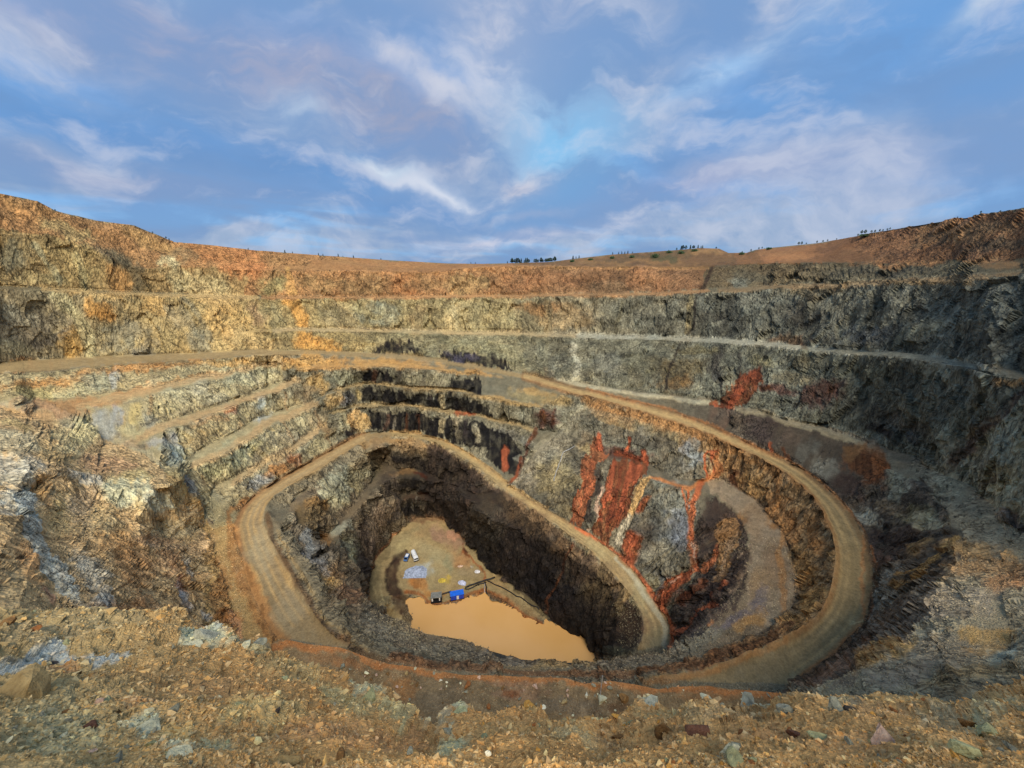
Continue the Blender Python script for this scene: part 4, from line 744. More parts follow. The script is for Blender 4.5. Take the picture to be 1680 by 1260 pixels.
# --- left shoulder
poly([(-600, 660), (0, 664), (120, 705), (230, 745), (300, 800), (345, 870), (385, 860), (383, 940), (455, 1060), (330, 1040), (-600, 1080)], (142, 116, 76), .95, .4)
for e in [(60, 690, 70, 14, 20, (152, 118, 70)), (110, 720, 40, 20, 30, (190, 172, 122)), (30, 735, 60, 18, 6, (198, 184, 150)), (20, 705, 40, 8, 15, (196, 168, 104)), (135, 710, 22, 20, 30, (196, 184, 132)), (85, 745, 44, 20, 20, (176, 146, 88)), (115, 745, 30, 10, 20, (198, 186, 140)), (170, 765, 46, 18, 10, (150, 114, 78)), (140, 790, 40, 10, 10, (176, 168, 160)), (30, 775, 50, 30, 0, (128, 126, 122)), (20, 830, 34, 30, 0, (122, 122, 124)),
          (210, 790, 40, 14, -8, (160, 142, 88)), (205, 815, 50, 26, 10, (160, 164, 146)), (250, 825, 34, 18, 10, (170, 172, 160)), (225, 830, 10, 20, -20, (140, 120, 76)), (285, 820, 14, 30, 0, (186, 160, 104)), (75, 830, 14, 44, -28, (130, 100, 58)), (60, 800, 20, 20, 0, (168, 128, 62)), (100, 850, 24, 40, -25, (136, 114, 70)), (140, 830, 30, 40, -10, (138, 116, 92)), (170, 860, 30, 34, 0, (160, 136, 92)),
          (185, 890, 40, 26, 0, (172, 128, 62)), (220, 930, 40, 50, 0, (164, 120, 62)), (280, 930, 26, 30, 0, (140, 102, 64)), (290, 870, 44, 16, 0, (168, 150, 114)), (255, 890, 36, 12, 0, (150, 112, 72)), (310, 960, 26, 40, -20, (174, 128, 64)), (295, 965, 14, 14, 0, (134, 80, 52)), (40, 940, 30, 44, -20, (170, 124, 62)), (20, 990, 30, 40, 0, (190, 160, 110)), (70, 990, 20, 14, 40, (96, 62, 46)), (200, 1000, 60, 14, 0, (168, 116, 54)),
          (330, 900, 30, 24, 0, (150, 120, 84)), (360, 960, 18, 50, 0, (128, 92, 54)), (375, 1020, 16, 30, 0, (142, 94, 50)), (345, 1010, 14, 8, 0, (104, 106, 118)), (270, 900, 50, 6, 5, (150, 120, 90)), (300, 985, 10, 30, -25, (110, 108, 118)), (312, 940, 8, 24, -20, (124, 122, 124)), (335, 1040, 30, 12, 0, (150, 112, 70)), (250, 995, 60, 8, 3, (140, 106, 66))]:
    ell(*e)
poly([(18, 815), (44, 800), (52, 840), (74, 868), (92, 912), (108, 950), (140, 992), (120, 1000), (92, 975), (60, 930), (34, 890), (20, 850)], (108, 114, 122), .9, .8)
ell(140, 940, 44, 26, 55, (128, 124, 122), .85); ell(175, 985, 14, 24, -30, (98, 104, 116), .9); ell(150, 1000, 40, 14, 10, (140, 124, 108), .7); stroke([(375, 1005), (385, 1030), (392, 1050)], [12, 12, 6], (188, 138, 100), .9)
# --- roads
poly(POLY_RAMP, (112, 95, 67), .97, .12); poly(POLY_LOW, (116, 97, 69), .97, .12)
def track(a, b, f, x0, x1, w, col, op, by=0):
    A, B = R[a][:, :2], R[b][:, :2]
    A = A[(A[:, by] >= x0) & (A[:, by] <= x1)]
    pts = []
    for p in A[::3]:
        q = B[np.argmin(np.hypot(*(B - p).T))]; pts.append(p + (q - p) * f)
    if len(pts) > 1: stroke(np.array(pts), w, col, op, .1, .5)
sel = lambda n, i0, i1: R[n][:, :2]
for f, w, c, op in ((.06, 9, (92, 68, 42), .8), (.94, 10, (112, 78, 44), .8), (.26, 4, (152, 124, 82), .7), (.36, 3, (96, 82, 58), .6), (.5, 5, (104, 88, 60), .7), (.6, 4, (154, 128, 86), .7), (.72, 3, (98, 82, 56), .6), (.8, 3, (146, 118, 78), .6)):
    track('ramp_back', 'ramp_front', f, 860, 1500, w, c, op)
for f, w, c, op in ((.05, 10, (108, 74, 42), .8), (.2, 5, (146, 116, 74), .6), (.3, 7, (106, 90, 66), .7), (.42, 5, (158, 128, 84), .7), (.52, 6, (112, 98, 76), .7), (.64, 5, (152, 124, 82), .7), (.74, 6, (108, 92, 70), .7), (.86, 4, (146, 116, 72), .6)):
    track('low_back', 'low_front', f, 380, 600, w, c, op)
for f, w, c, op in ((.08, 6, (104, 80, 50), .7), (.3, 3, (150, 124, 82), .6), (.42, 4, (100, 86, 60), .7), (.55, 3, (154, 130, 88), .6), (.7, 4, (102, 88, 62), .7), (.85, 3, (146, 122, 82), .6)):
    track('low_back', 'low_front', f, 640, 1110, w, c, op)
for e in [(1390, 950, 40, 80, 0, (110, 92, 62)), (1300, 1080, 70, 30, -30, (108, 90, 62)), (1398, 1018, 12, 4, 20, (176, 160, 120)), (430, 900, 24, 50, 10, (132, 120, 98)), (470, 1000, 36, 40, 45, (124, 110, 88)), (480, 950, 20, 16, 40, (168, 136, 88)), (1050, 980, 26, 50, 30, (118, 110, 84)), (1080, 1050, 26, 30, 0, (106, 100, 78)), (990, 905, 30, 20, 40, (126, 114, 84))]: ell(*e, .5)
# edges and bunds
stroke(along('low_back', 385, 470, 4, -14)[:40], 22, (132, 90, 50), .0)
stroke([(455, 1050), (428, 1012), (402, 960), (388, 910), (376, 875), (380, 845), (402, 818)], [34, 34, 30, 24, 14, 10, 8], (128, 88, 46), .85, .6)
stroke([(440, 850), (446, 880), (464, 916), (492, 964), (520, 1002), (552, 1040), (588, 1070), (625, 1088)], [9, 10, 12, 12, 14, 16, 18, 20], (84, 62, 42), .85, .3)
stroke([(455, 870), (478, 912), (505, 960), (532, 1002), (566, 1040), (600, 1066)], 5, (150, 126, 88), .5, .3)
stroke(np.array([(640, 1082), (720, 1094), (820, 1102), (930, 1108), (1030, 1112), (1120, 1100), (1190, 1080), (1250, 1056), (1300, 1030)]), [16, 12, 10, 12, 16, 18, 16, 14, 10], (120, 78, 44), .8, .5)
stroke(along('ramp_front', 960, 1300, 7, -2), 9, (142, 100, 56), .7, .5); stroke(along('ramp_back', 960, 1420, -3, 2), 5, (150, 98, 52), .7, .4); stroke(np.array([(1420, 880), (1434, 930), (1436, 965), (1424, 1018), (1390, 1062), (1350, 1098), (1300, 1132)]), [8, 9, 9, 12, 14, 16, 18], (84, 62, 42), .8, .3)
stroke([(1290, 1140), (1340, 1120), (1390, 1092), (1430, 1050)], 9, (120, 92, 74), .7)
stroke(along('low_front', 600, 1050, 6, -3), 9, (136, 104, 62), .7, .5); stroke(along('low_back', 640, 900, -3), 4, (150, 118, 70), .7, .4)
stroke([(946, 866), (985, 889), (1014, 909), (1042, 934), (1066, 968), (1086, 994), (1102, 1024), (1105, 1044), (1100, 1062)], [4, 5, 5, 5, 6, 7, 8, 8, 8], (196, 104, 58), .95, .15, .3)
stroke([(1010, 916), (1036, 944), (1070, 990), (1090, 1030), (1090, 1060)], [4, 7, 9, 9, 7], (132, 128, 114), .8, .2)
# --- inner pit
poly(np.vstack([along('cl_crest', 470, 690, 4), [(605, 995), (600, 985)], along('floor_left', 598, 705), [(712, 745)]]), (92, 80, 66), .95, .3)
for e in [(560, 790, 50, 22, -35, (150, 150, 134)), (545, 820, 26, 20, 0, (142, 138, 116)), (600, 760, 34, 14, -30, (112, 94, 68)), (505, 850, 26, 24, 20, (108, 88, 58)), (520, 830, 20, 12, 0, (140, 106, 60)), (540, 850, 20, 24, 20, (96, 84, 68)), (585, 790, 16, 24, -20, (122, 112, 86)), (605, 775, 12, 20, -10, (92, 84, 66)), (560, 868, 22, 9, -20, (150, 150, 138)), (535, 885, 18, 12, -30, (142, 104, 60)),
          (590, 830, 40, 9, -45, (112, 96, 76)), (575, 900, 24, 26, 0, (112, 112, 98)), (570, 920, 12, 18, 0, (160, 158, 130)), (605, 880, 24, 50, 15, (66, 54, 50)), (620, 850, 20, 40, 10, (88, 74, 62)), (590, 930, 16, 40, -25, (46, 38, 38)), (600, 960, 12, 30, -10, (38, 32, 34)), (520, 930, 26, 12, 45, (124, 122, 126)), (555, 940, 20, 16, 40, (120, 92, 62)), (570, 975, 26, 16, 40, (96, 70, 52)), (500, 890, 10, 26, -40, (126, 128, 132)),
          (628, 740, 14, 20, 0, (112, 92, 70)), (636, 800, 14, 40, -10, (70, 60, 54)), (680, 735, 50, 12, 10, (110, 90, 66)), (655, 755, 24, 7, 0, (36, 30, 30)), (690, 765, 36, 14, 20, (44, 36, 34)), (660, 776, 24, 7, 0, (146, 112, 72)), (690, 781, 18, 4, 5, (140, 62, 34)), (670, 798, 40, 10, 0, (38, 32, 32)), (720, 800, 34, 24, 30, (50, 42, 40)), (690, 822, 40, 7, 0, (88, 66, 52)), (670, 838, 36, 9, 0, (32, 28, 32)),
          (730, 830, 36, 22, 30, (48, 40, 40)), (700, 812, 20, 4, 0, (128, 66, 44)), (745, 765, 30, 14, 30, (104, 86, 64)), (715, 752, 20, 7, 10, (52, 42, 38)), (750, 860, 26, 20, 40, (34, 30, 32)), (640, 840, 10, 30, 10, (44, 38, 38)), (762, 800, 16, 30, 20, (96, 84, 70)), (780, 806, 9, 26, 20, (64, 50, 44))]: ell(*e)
stroke([(785, 800), (776, 830)], 5, (128, 80, 54), .8); stroke([(683, 818), (684, 840)], 2.5, (170, 160, 150), .7)
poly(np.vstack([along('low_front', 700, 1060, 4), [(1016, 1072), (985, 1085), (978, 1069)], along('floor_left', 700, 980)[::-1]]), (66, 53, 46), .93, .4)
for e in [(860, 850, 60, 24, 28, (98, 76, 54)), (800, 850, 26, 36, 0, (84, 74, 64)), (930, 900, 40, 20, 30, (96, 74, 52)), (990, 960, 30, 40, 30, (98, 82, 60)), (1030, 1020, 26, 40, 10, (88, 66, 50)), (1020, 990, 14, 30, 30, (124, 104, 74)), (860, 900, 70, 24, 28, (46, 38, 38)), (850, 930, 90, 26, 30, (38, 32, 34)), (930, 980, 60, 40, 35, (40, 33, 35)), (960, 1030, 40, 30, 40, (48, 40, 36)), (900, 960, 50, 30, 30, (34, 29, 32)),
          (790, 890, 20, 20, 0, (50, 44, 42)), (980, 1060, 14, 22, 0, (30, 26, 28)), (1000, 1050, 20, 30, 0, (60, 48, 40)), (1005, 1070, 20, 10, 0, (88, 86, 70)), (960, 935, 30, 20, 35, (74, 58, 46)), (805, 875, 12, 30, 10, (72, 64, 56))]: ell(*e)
stroke([(943, 892), (930, 912), (922, 940), (908, 970), (900, 1005)], [5, 4, 4, 4, 4], (124, 72, 52), .85, .3)
# pit floor
poly(np.vstack([along('floor_left', 598, 905), along('shore', 666, 886)[::-1], [(672, 1000), (690, 1030), (640, 1012), (606, 990)]]), (142, 122, 86), .97, .3)
for e in [(690, 870, 30, 14, 0, (136, 112, 78)), (700, 855, 36, 6, 5, (104, 74, 50)), (735, 885, 30, 16, 30, (134, 104, 88)), (660, 900, 20, 12, -40, (150, 134, 96)), (720, 930, 40, 24, 0, (140, 128, 98)), (700, 905, 30, 12, 20, (152, 136, 102)), (745, 880, 14, 10, 0, (178, 128, 104)), (755, 920, 26, 16, 20, (162, 118, 76)), (735, 925, 14, 20, 0, (124, 122, 98)), (775, 940, 26, 10, 10, (136, 118, 90)), (679, 938, 20, 9, -8, (144, 150, 162)), (690, 930, 14, 7, -20, (150, 156, 160)), 
          (678, 962, 20, 12, 10, (180, 116, 48)), (705, 972, 20, 8, 20, (168, 116, 56)), (727, 952, 8, 5, -25, (176, 150, 60)), (820, 962, 26, 7, 25, (150, 122, 82)), (850, 988, 34, 8, 35, (122, 104, 74)), (880, 1010, 18, 8, 25, (108, 88, 62)), (757, 903, 7, 6, 60, (112, 34, 14)), (775, 928, 5, 4, 0, (200, 190, 180))]: ell(*e)
stroke([(664, 972), (690, 976), (702, 987), (722, 991), (750, 986), (772, 974), (795, 967), (832, 984), (862, 1010), (888, 1021)], 5, (164, 96, 38), .85, .2); stroke([(758, 906), (772, 914), (788, 930), (797, 942), (795, 952)], 3.5, (174, 100, 46), .8, .3)
stroke([(622, 985), (612, 960), (618, 930), (634, 905), (658, 880), (684, 868)], [16, 16, 14, 12, 10, 8], (128, 112, 80), .8, .2); stroke([(604, 985), (600, 955), (608, 925), (628, 896), (655, 868)], 4, (150, 96, 58), .8, .2); stroke([(618, 985), (610, 955), (622, 925)], 2.5, (166, 146, 104), .6, .2)
stroke([(628, 1000), (622, 960)], 3, (168, 150, 108), .6, .2)
stroke([(664, 905), (648, 920), (640, 940), (642, 965), (655, 990), (676, 1012), (690, 1026)], [8, 16, 20, 22, 24, 22, 12], (62, 44, 33), .95, .4, .3)
stroke([(660, 906), (640, 926), (632, 950), (636, 975)], 3, (40, 30, 24), .8, .2)
# --- near bench
ZONE = VL == 1
C[ZONE] = lin((98, 84, 64))
for e in [(640, 1170, 60, 26, 20, (116, 86, 52)), (560, 1090, 60, 10, 12, (118, 82, 48)), (520, 1085, 40, 14, 10, (106, 82, 56)), (720, 1150, 60, 20, 0, (94, 82, 66)), (660, 1130, 30, 20, 0, (122, 88, 50)), (850, 1140, 60, 14, 0, (108, 86, 68)), (850, 1122, 60, 7, 0, (122, 92, 70)), (940, 1160, 70, 16, 0, (86, 78, 68)), (1020, 1130, 60, 10, 5, (124, 92, 58)), (1020, 1165, 40, 10, 0, (92, 70, 48)), (1180, 1145, 80, 10, 0, (112, 84, 54)), (1200, 1160, 40, 10, 0, (100, 84, 60)), (840, 1140, 20, 8, 0, (100, 60, 40)), (690, 1200, 20, 20, 0, (112, 84, 52))]: ell(*e)
stroke(along('near_edge', 440, 1310, 5), 11, (152, 100, 50), .85, .8); stroke(along('near_edge', 440, 560, 6), 16, (140, 92, 46), .7, .8)
# --- ledge underfoot
ZONE = VL == 2
grad_poly([(-600, 880), (2300, 880), (2300, 1500), (-600, 1500)], (128, 102, 62), (168, 120, 58), 120, 480)
for e in [(180, 1040, 190, 20, 0, (118, 98, 68)), (60, 1070, 80, 16, 0, (128, 106, 76)), (300, 1050, 40, 20, 0, (142, 112, 70)), (330, 1060, 20, 26, 10, (160, 166, 150)), (352, 1045, 16, 22, 20, (112, 116, 122)), (300, 1065, 24, 16, 20, (172, 176, 160)), (380, 1075, 50, 9, -8, (160, 152, 128)), (420, 1085, 30, 14, 0, (168, 154, 118)), (110, 1115, 70, 10, 0, (150, 104, 64)), (260, 1130, 150, 22, 5, (120, 88, 48)), (340, 1150, 60, 14, 0, (108, 76, 42)),
          (470, 1120, 60, 24, 15, (160, 130, 80)), (90, 1220, 110, 40, 0, (124, 114, 88)), (60, 1180, 70, 20, -10, (122, 108, 80)), (230, 1165, 60, 14, 0, (168, 120, 72)), (225, 1200, 34, 14, 5, (190, 190, 172)), (270, 1240, 40, 12, 10, (172, 172, 156)), (300, 1215, 30, 16, 0, (176, 144, 88)), (350, 1240, 40, 14, 0, (176, 164, 130)), (430, 1240, 40, 20, 0, (176, 132, 72)), (480, 1220, 50, 20, 0, (112, 78, 48)), (560, 1170, 60, 30, 20, (172, 150, 100)), (400, 1180, 60, 18, 0, (150, 128, 80)),
          (595, 1140, 40, 14, 40, (150, 152, 134)), (630, 1190, 46, 24, 35, (176, 158, 112)), (640, 1240, 80, 20, 0, (150, 100, 52)), (540, 1230, 60, 18, 0, (140, 96, 54)), (450, 1190, 50, 16, 0, (172, 140, 86)), (690, 1206, 14, 16, 0, (140, 142, 130)), (735, 1195, 16, 24, 20, (140, 136, 124)), (745, 1240, 26, 24, 0, (152, 154, 128)), (760, 1170, 20, 8, 0, (170, 176, 156)), (870, 1165, 26, 8, 0, (196, 160, 98)), (830, 1210, 70, 24, 0, (184, 140, 78)), (930, 1200, 70, 24, 0, (178, 134, 74)), (940, 1230, 50, 20, 0, (160, 136, 96)),
          (960, 1180, 60, 7, 0, (184, 168, 120)), (1060, 1150, 16, 7, 0, (176, 178, 164)), (1010, 1230, 30, 30, 0, (112, 84, 54)), (1090, 1210, 26, 20, 0, (104, 72, 38)), (1090, 1175, 60, 14, 0, (186, 148, 92)), (1150, 1185, 40, 14, 0, (172, 136, 86)), (1060, 1240, 60, 16, 0, (164, 112, 54)), (1200, 1185, 60, 14, 0, (150, 116, 76)), (1250, 1220, 80, 20, 0, (156, 106, 56)), (1400, 1240, 90, 20, 0, (160, 112, 60)), (1330, 1165, 70, 14, 0, (142, 126, 100)), (1380, 1170, 44, 14, 10, (84, 82, 70)), (1420, 1175, 24, 12, 0, (68, 66, 62)),
          (1500, 1165, 70, 14, 0, (172, 138, 88)), (1450, 1190, 60, 12, 0, (150, 108, 64)), (1550, 1190, 50, 12, 0, (112, 98, 78)), (1600, 1215, 70, 16, 0, (140, 106, 64)), (1660, 1180, 40, 14, 0, (150, 138, 108)), (1620, 1200, 34, 20, 0, (124, 120, 96)), (1560, 1245, 60, 12, 0, (164, 124, 70)), (1600, 1160, 60, 10, 0, (118, 104, 80)), (1500, 1220, 50, 10, 0, (130, 92, 52)), (1650, 1240, 40, 20, 0, (120, 92, 58)), (1270, 1160, 40, 10, 0, (132, 126, 112))]: ell(*e, .75)
stroke([(-30, 1112), (30, 1098), (75, 1090), (150, 1096), (210, 1094)], [26, 20, 12, 9, 5], (128, 133, 146), .85)
m = (VL == 0) & (px < 900) & (py < np.interp(px, RB[:, 0], RB[:, 1]))
C[m] *= (.92 + .06 * sstep(px[m], 250, 800))[:, None] * np.array([1.02, 1.0, .92])
def retone(pts, k):
    m = (VL == 0) & inside(np.array(pts, float), WX, WY); C[m] *= k
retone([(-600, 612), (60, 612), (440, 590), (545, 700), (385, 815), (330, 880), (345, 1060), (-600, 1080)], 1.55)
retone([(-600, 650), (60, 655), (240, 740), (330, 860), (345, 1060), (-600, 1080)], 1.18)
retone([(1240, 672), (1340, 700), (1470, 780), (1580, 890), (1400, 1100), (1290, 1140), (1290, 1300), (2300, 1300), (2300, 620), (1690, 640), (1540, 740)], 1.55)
retone([(960, 680), (1230, 745), (1310, 900), (1290, 1030), (1110, 1065), (1000, 900), (850, 800)], 1.12)
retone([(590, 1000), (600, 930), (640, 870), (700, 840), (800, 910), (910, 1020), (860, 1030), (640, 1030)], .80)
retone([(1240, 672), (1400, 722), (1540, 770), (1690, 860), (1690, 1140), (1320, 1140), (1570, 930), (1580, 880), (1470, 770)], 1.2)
C[(VL == 0) & (steep < .12) & ~road & ~pond] *= .86
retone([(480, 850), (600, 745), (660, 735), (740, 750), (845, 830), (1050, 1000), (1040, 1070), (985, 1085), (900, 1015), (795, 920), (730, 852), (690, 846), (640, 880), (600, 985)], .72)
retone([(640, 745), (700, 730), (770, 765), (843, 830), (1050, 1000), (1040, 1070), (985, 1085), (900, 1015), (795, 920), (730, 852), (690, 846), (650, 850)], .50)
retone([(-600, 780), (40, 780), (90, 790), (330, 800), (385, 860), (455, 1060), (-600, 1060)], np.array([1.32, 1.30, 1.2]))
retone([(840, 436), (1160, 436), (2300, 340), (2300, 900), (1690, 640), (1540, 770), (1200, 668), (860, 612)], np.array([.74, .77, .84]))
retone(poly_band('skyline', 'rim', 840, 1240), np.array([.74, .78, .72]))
C[VL == 2] *= np.array([2.06, 2.10, 1.86])
retone([(-600, 612), (60, 612), (300, 640), (300, 760), (345, 1060), (-600, 1080)], 1.12)
retone([(-600, 650), (60, 655), (240, 740), (330, 860), (385, 860), (455, 1060), (-600, 1080)], np.array([1.16, 1.12, 1.04]))
m = (VL == 0) & (py < np.interp(px, R['b1_crest'][:, 0], R['b1_crest'][:, 1])); C[m] *= np.array([.90, .90, .80])
C[VL == 1] *= np.array([1.15, 1.02, .88]); C[VL == 1] *= 1.10
# soils break up at every size: lighter and darker chips and grains of the same material
wv = W / np.maximum(foot, 1e-3)[:, None]
g = np.zeros(len(W))
st = W.copy(); st[:, 2] *= np.where(VL == 0, 0.45, 1)
for k, lam in enumerate((26, 11, 5, 2.4, 1.1, .5, .22, .09)):
    w = np.clip(lam / (1.6 * foot) - 1, 0, 1) * np.clip(1.6 - lam / (70 * foot), 0, 1)
    m = w > .01
    if m.any(): g[m] += w[m] * vnoise(st[m] / lam + 5.1 * k, 300 + k)
hue = vnoise(W / np.maximum(foot * 22, .02)[:, None].clip(0.15, 7.0).round(1), 411) if False else vnoise(W / 6.5, 411)
amp = np.where(road, .05, np.where((VL == 0) & (steep < .35), .10, np.where((VL == 0) & (px < 560), .13, .20))) * np.where(pond, 0, 1)
C *= np.exp(amp * g + .30 * tone + .20 * STREAK * (steep > .4) * (py > 585) * (VL == 0) * ~road)[:, None]
C *= 1 + np.clip(hue, -1, 1)[:, None] * np.array([.06, .0, -.07]) * np.where(road, .3, 1)[:, None]
lum = C @ np.array([.3, .59, .11]); C = lum[:, None] + (C - lum[:, None]) * .86
def soften(m, k):
    l = C[m] @ np.array([.3, .59, .11]); C[m] = l[:, None] + (C[m] - l[:, None]) * k
soften(VL == 2, .90); soften((VL == 0) & inside(np.array([(-600, 650), (60, 655), (240, 740), (330, 860), (345, 1060), (-600, 1080)], float), WX, WY), .80)
soften((VL == 0) & (py < np.interp(px, R['b1_crest'][:, 0], R['b1_crest'][:, 1])), .86)
C[:, 1] = np.maximum(C[:, 1], C[:, 0] / 3.7); red = C[:, 0] > 2.0 * C[:, 1]; k = red & (py > 590) & (VL == 0); C[k] *= (.62 * (1 + .55 * STREAK[k]))[:, None]; C[red, 2] = np.minimum(C[red, 2], .50 * C[red, 1])
C = C * ALBEDO; mx = C.max(1); C *= (np.where(mx > .2, .2 + .42 * (1 - np.exp(-(mx - .2) / .42)), mx) / np.maximum(mx, 1e-6))[:, None]; C = np.clip(C, .004, .62)
# ------------------------------------------------------------------ materials
def new_mat(name):
    m = bpy.data.materials.new(name); m.use_nodes = True
    nt = m.node_tree; b = nt.nodes['Principled BSDF']
    return m, nt, b
def flat_mat(name, col, rough=0.6, metal=0.0, var=0.12, scale=6.0, bump=0.0):
    """one paint or substance with a little mottling and wear"""
    m, nt, b = new_mat(name)
    N, L = nt.nodes.new, nt.links.new
    tc = N('ShaderNodeTexCoord'); n = N('ShaderNodeTexNoise'); n.inputs['Scale'].default_value = scale; n.inputs['Detail'].default_value = 6
    L(tc.outputs['Object'], n.inputs['Vector'])
    mr = N('ShaderNodeMapRange'); L(n.outputs['Fac'], mr.inputs[0]); mr.inputs[1].default_value = .25; mr.inputs[2].default_value = .75
    mr.inputs[3].default_value = 1 - var * 2; mr.inputs[4].default_value = 1 + var
    mx = N('ShaderNodeMix'); mx.data_type = 'RGBA'; mx.blend_type = 'MULTIPLY'; mx.inputs[0].default_value = 1
    mx.inputs[6].default_value = (*col, 1); L(mr.outputs[0], mx.inputs[7]); L(mx.outputs[2], b.inputs['Base Color'])
    b.inputs['Roughness'].default_value = rough; b.inputs['Metallic'].default_value = metal
    if bump:
        bp = N('ShaderNodeBump'); bp.inputs['Strength'].default_value = bump; bp.inputs['Distance'].default_value = .05
        L(n.outputs['Fac'], bp.inputs['Height']); L(bp.outputs[0], b.inputs['Normal'])
    return m
def ground_mat(name, scales, var, bump, dist, stretch=1.0, rough=.92, crack=0.0):
    m, nt, b = new_mat(name)
    N, L = nt.nodes.new, nt.links.new
    at = N('ShaderNodeAttribute'); at.attribute_name = 'Col'
    tc = N('ShaderNodeTexCoord'); mp = N('ShaderNodeMapping'); L(tc.outputs['Object'], mp.inputs['Vector']); mp.inputs['Scale'].default_value = (1, 1, stretch)
    h = None
    for i, s in enumerate(scales):
        n = N('ShaderNodeTexNoise'); n.inputs['Scale'].default_value = s; n.inputs['Detail'].default_value = 6; n.inputs['Roughness'].default_value = .6
        n.inputs['Distortion'].default_value = .35
        L(mp.outputs[0], n.inputs['Vector'])
        if h is None: h = n.outputs['Fac']
        else:
            a = N('ShaderNodeMix'); a.data_type = 'FLOAT'; a.inputs[0].default_value = .5; L(h, a.inputs[2]); L(n.outputs['Fac'], a.inputs[3]); h = a.outputs[0]
    vo = N('ShaderNodeTexVoronoi'); vo.inputs['Scale'].default_value = scales[-1] * 1.5; L(mp.outputs[0], vo.inputs['Vector'])
    mr = N('ShaderNodeMapRange'); L(h, mr.inputs[0]); mr.inputs[1].default_value = .37; mr.inputs[2].default_value = .63
    mr.inputs[3].default_value = 1 - var; mr.inputs[4].default_value = 1 + var
    cell = N('ShaderNodeMapRange'); L(vo.outputs['Color'], cell.inputs[0]); cell.inputs[3].default_value = 1 - var * .55; cell.inputs[4].default_value = 1 + var * .55
    mm = N('ShaderNodeMath'); mm.operation = 'MULTIPLY'; L(mr.outputs[0], mm.inputs[0]); L(cell.outputs[0], mm.inputs[1])
    if crack:                                            # joints: thin dark seams along one noise level
        for sc, wd in ((crack, .022), (crack * 2.7, .03)):
            cn = N('ShaderNodeTexNoise'); cn.inputs['Scale'].default_value = sc; cn.inputs['Detail'].default_value = 4; cn.inputs['Roughness'].default_value = .6; cn.inputs['Distortion'].default_value = .8
            L(mp.outputs[0], cn.inputs['Vector'])
            ab = N('ShaderNodeMath'); ab.operation = 'SUBTRACT'; L(cn.outputs['Fac'], ab.inputs[0]); ab.inputs[1].default_value = .5
            ac = N('ShaderNodeMath'); ac.operation = 'ABSOLUTE'; L(ab.outputs[0], ac.inputs[0])
            cm = N('ShaderNodeMapRange'); cm.interpolation_type = 'SMOOTHSTEP'; L(ac.outputs[0], cm.inputs[0]); cm.inputs[2].default_value = wd; cm.inputs[3].default_value = .5; cm.inputs[4].default_value = 1
            m2 = N('ShaderNodeMath'); m2.operation = 'MULTIPLY'; L(mm.outputs[0], m2.inputs[0]); L(cm.outputs[0], m2.inputs[1]); mm = m2
            hs = N('ShaderNodeMath'); hs.operation = 'MULTIPLY_ADD'; L(cm.outputs[0], hs.inputs[0]); hs.inputs[1].default_value = .25; L(h, hs.inputs[2]); h = hs.outputs[0]
    mx = N('ShaderNodeMix'); mx.data_type = 'RGBA'; mx.blend_type = 'MULTIPLY'; mx.inputs[0].default_value = 1
    L(at.outputs['Color'], mx.inputs[6]); L(mm.outputs[0], mx.inputs[7]); L(mx.outputs[2], b.inputs['Base Color'])
    b.inputs['Roughness'].default_value = rough; b.inputs['Specular IOR Level'].default_value = .25
    hh = N('ShaderNodeMath'); hh.operation = 'MULTIPLY_ADD'; L(vo.outputs['Distance'], hh.inputs[0]); hh.inputs[1].default_value = .35; L(h, hh.inputs[2])
    bp = N('ShaderNodeBump'); bp.inputs['Strength'].default_value = bump; bp.inputs['Distance'].default_value = dist
    L(hh.outputs[0], bp.inputs['Height']); L(bp.outputs[0], b.inputs['Normal'])
    return m
M_ROCK = ground_mat('pit_rock', (.22, .8), .42, .85, 1.8, .5, crack=.10)
M_ROAD = ground_mat('road_gravel', (.5, 2.2), .24, .5, .3)
M_NEAR = ground_mat('bench_rubble', (1.0, 5.0), .30, .7, .35)
M_LEDGE = ground_mat('ledge_rubble', (4.0, 20.0), .38, .8, .06)

def mesh_from(name, verts, tris, cols=None, mat=None, smooth=True, kind='structure'):
    used, inv = np.unique(tris, return_inverse=True); tris = inv.reshape(-1, 3); verts = verts[used]
    me = bpy.data.meshes.new(name)
    me.vertices.add(len(verts)); me.vertices.foreach_set('co', verts.astype(np.float32).ravel())
    me.loops.add(len(tris) * 3); me.loops.foreach_set('vertex_index', tris.astype(np.int32).ravel())
    me.polygons.add(len(tris)); me.polygons.foreach_set('loop_start', np.arange(0, len(tris) * 3, 3, dtype=np.int32))
    me.polygons.foreach_set('use_smooth', np.full(len(tris), smooth) if isinstance(smooth, bool) else smooth)
    me.update(calc_edges=True)
    if cols is not None:
        c = np.ones((len(verts), 4), np.float32); c[:, :3] = cols[used]
        me.color_attributes.new('Col', 'FLOAT_COLOR', 'POINT').data.foreach_set('color', c.ravel())
    if mat: me.materials.append(mat)
    o = bpy.data.objects.new(name, me); COL.objects.link(o)
    if kind: o['kind'] = kind
    return o
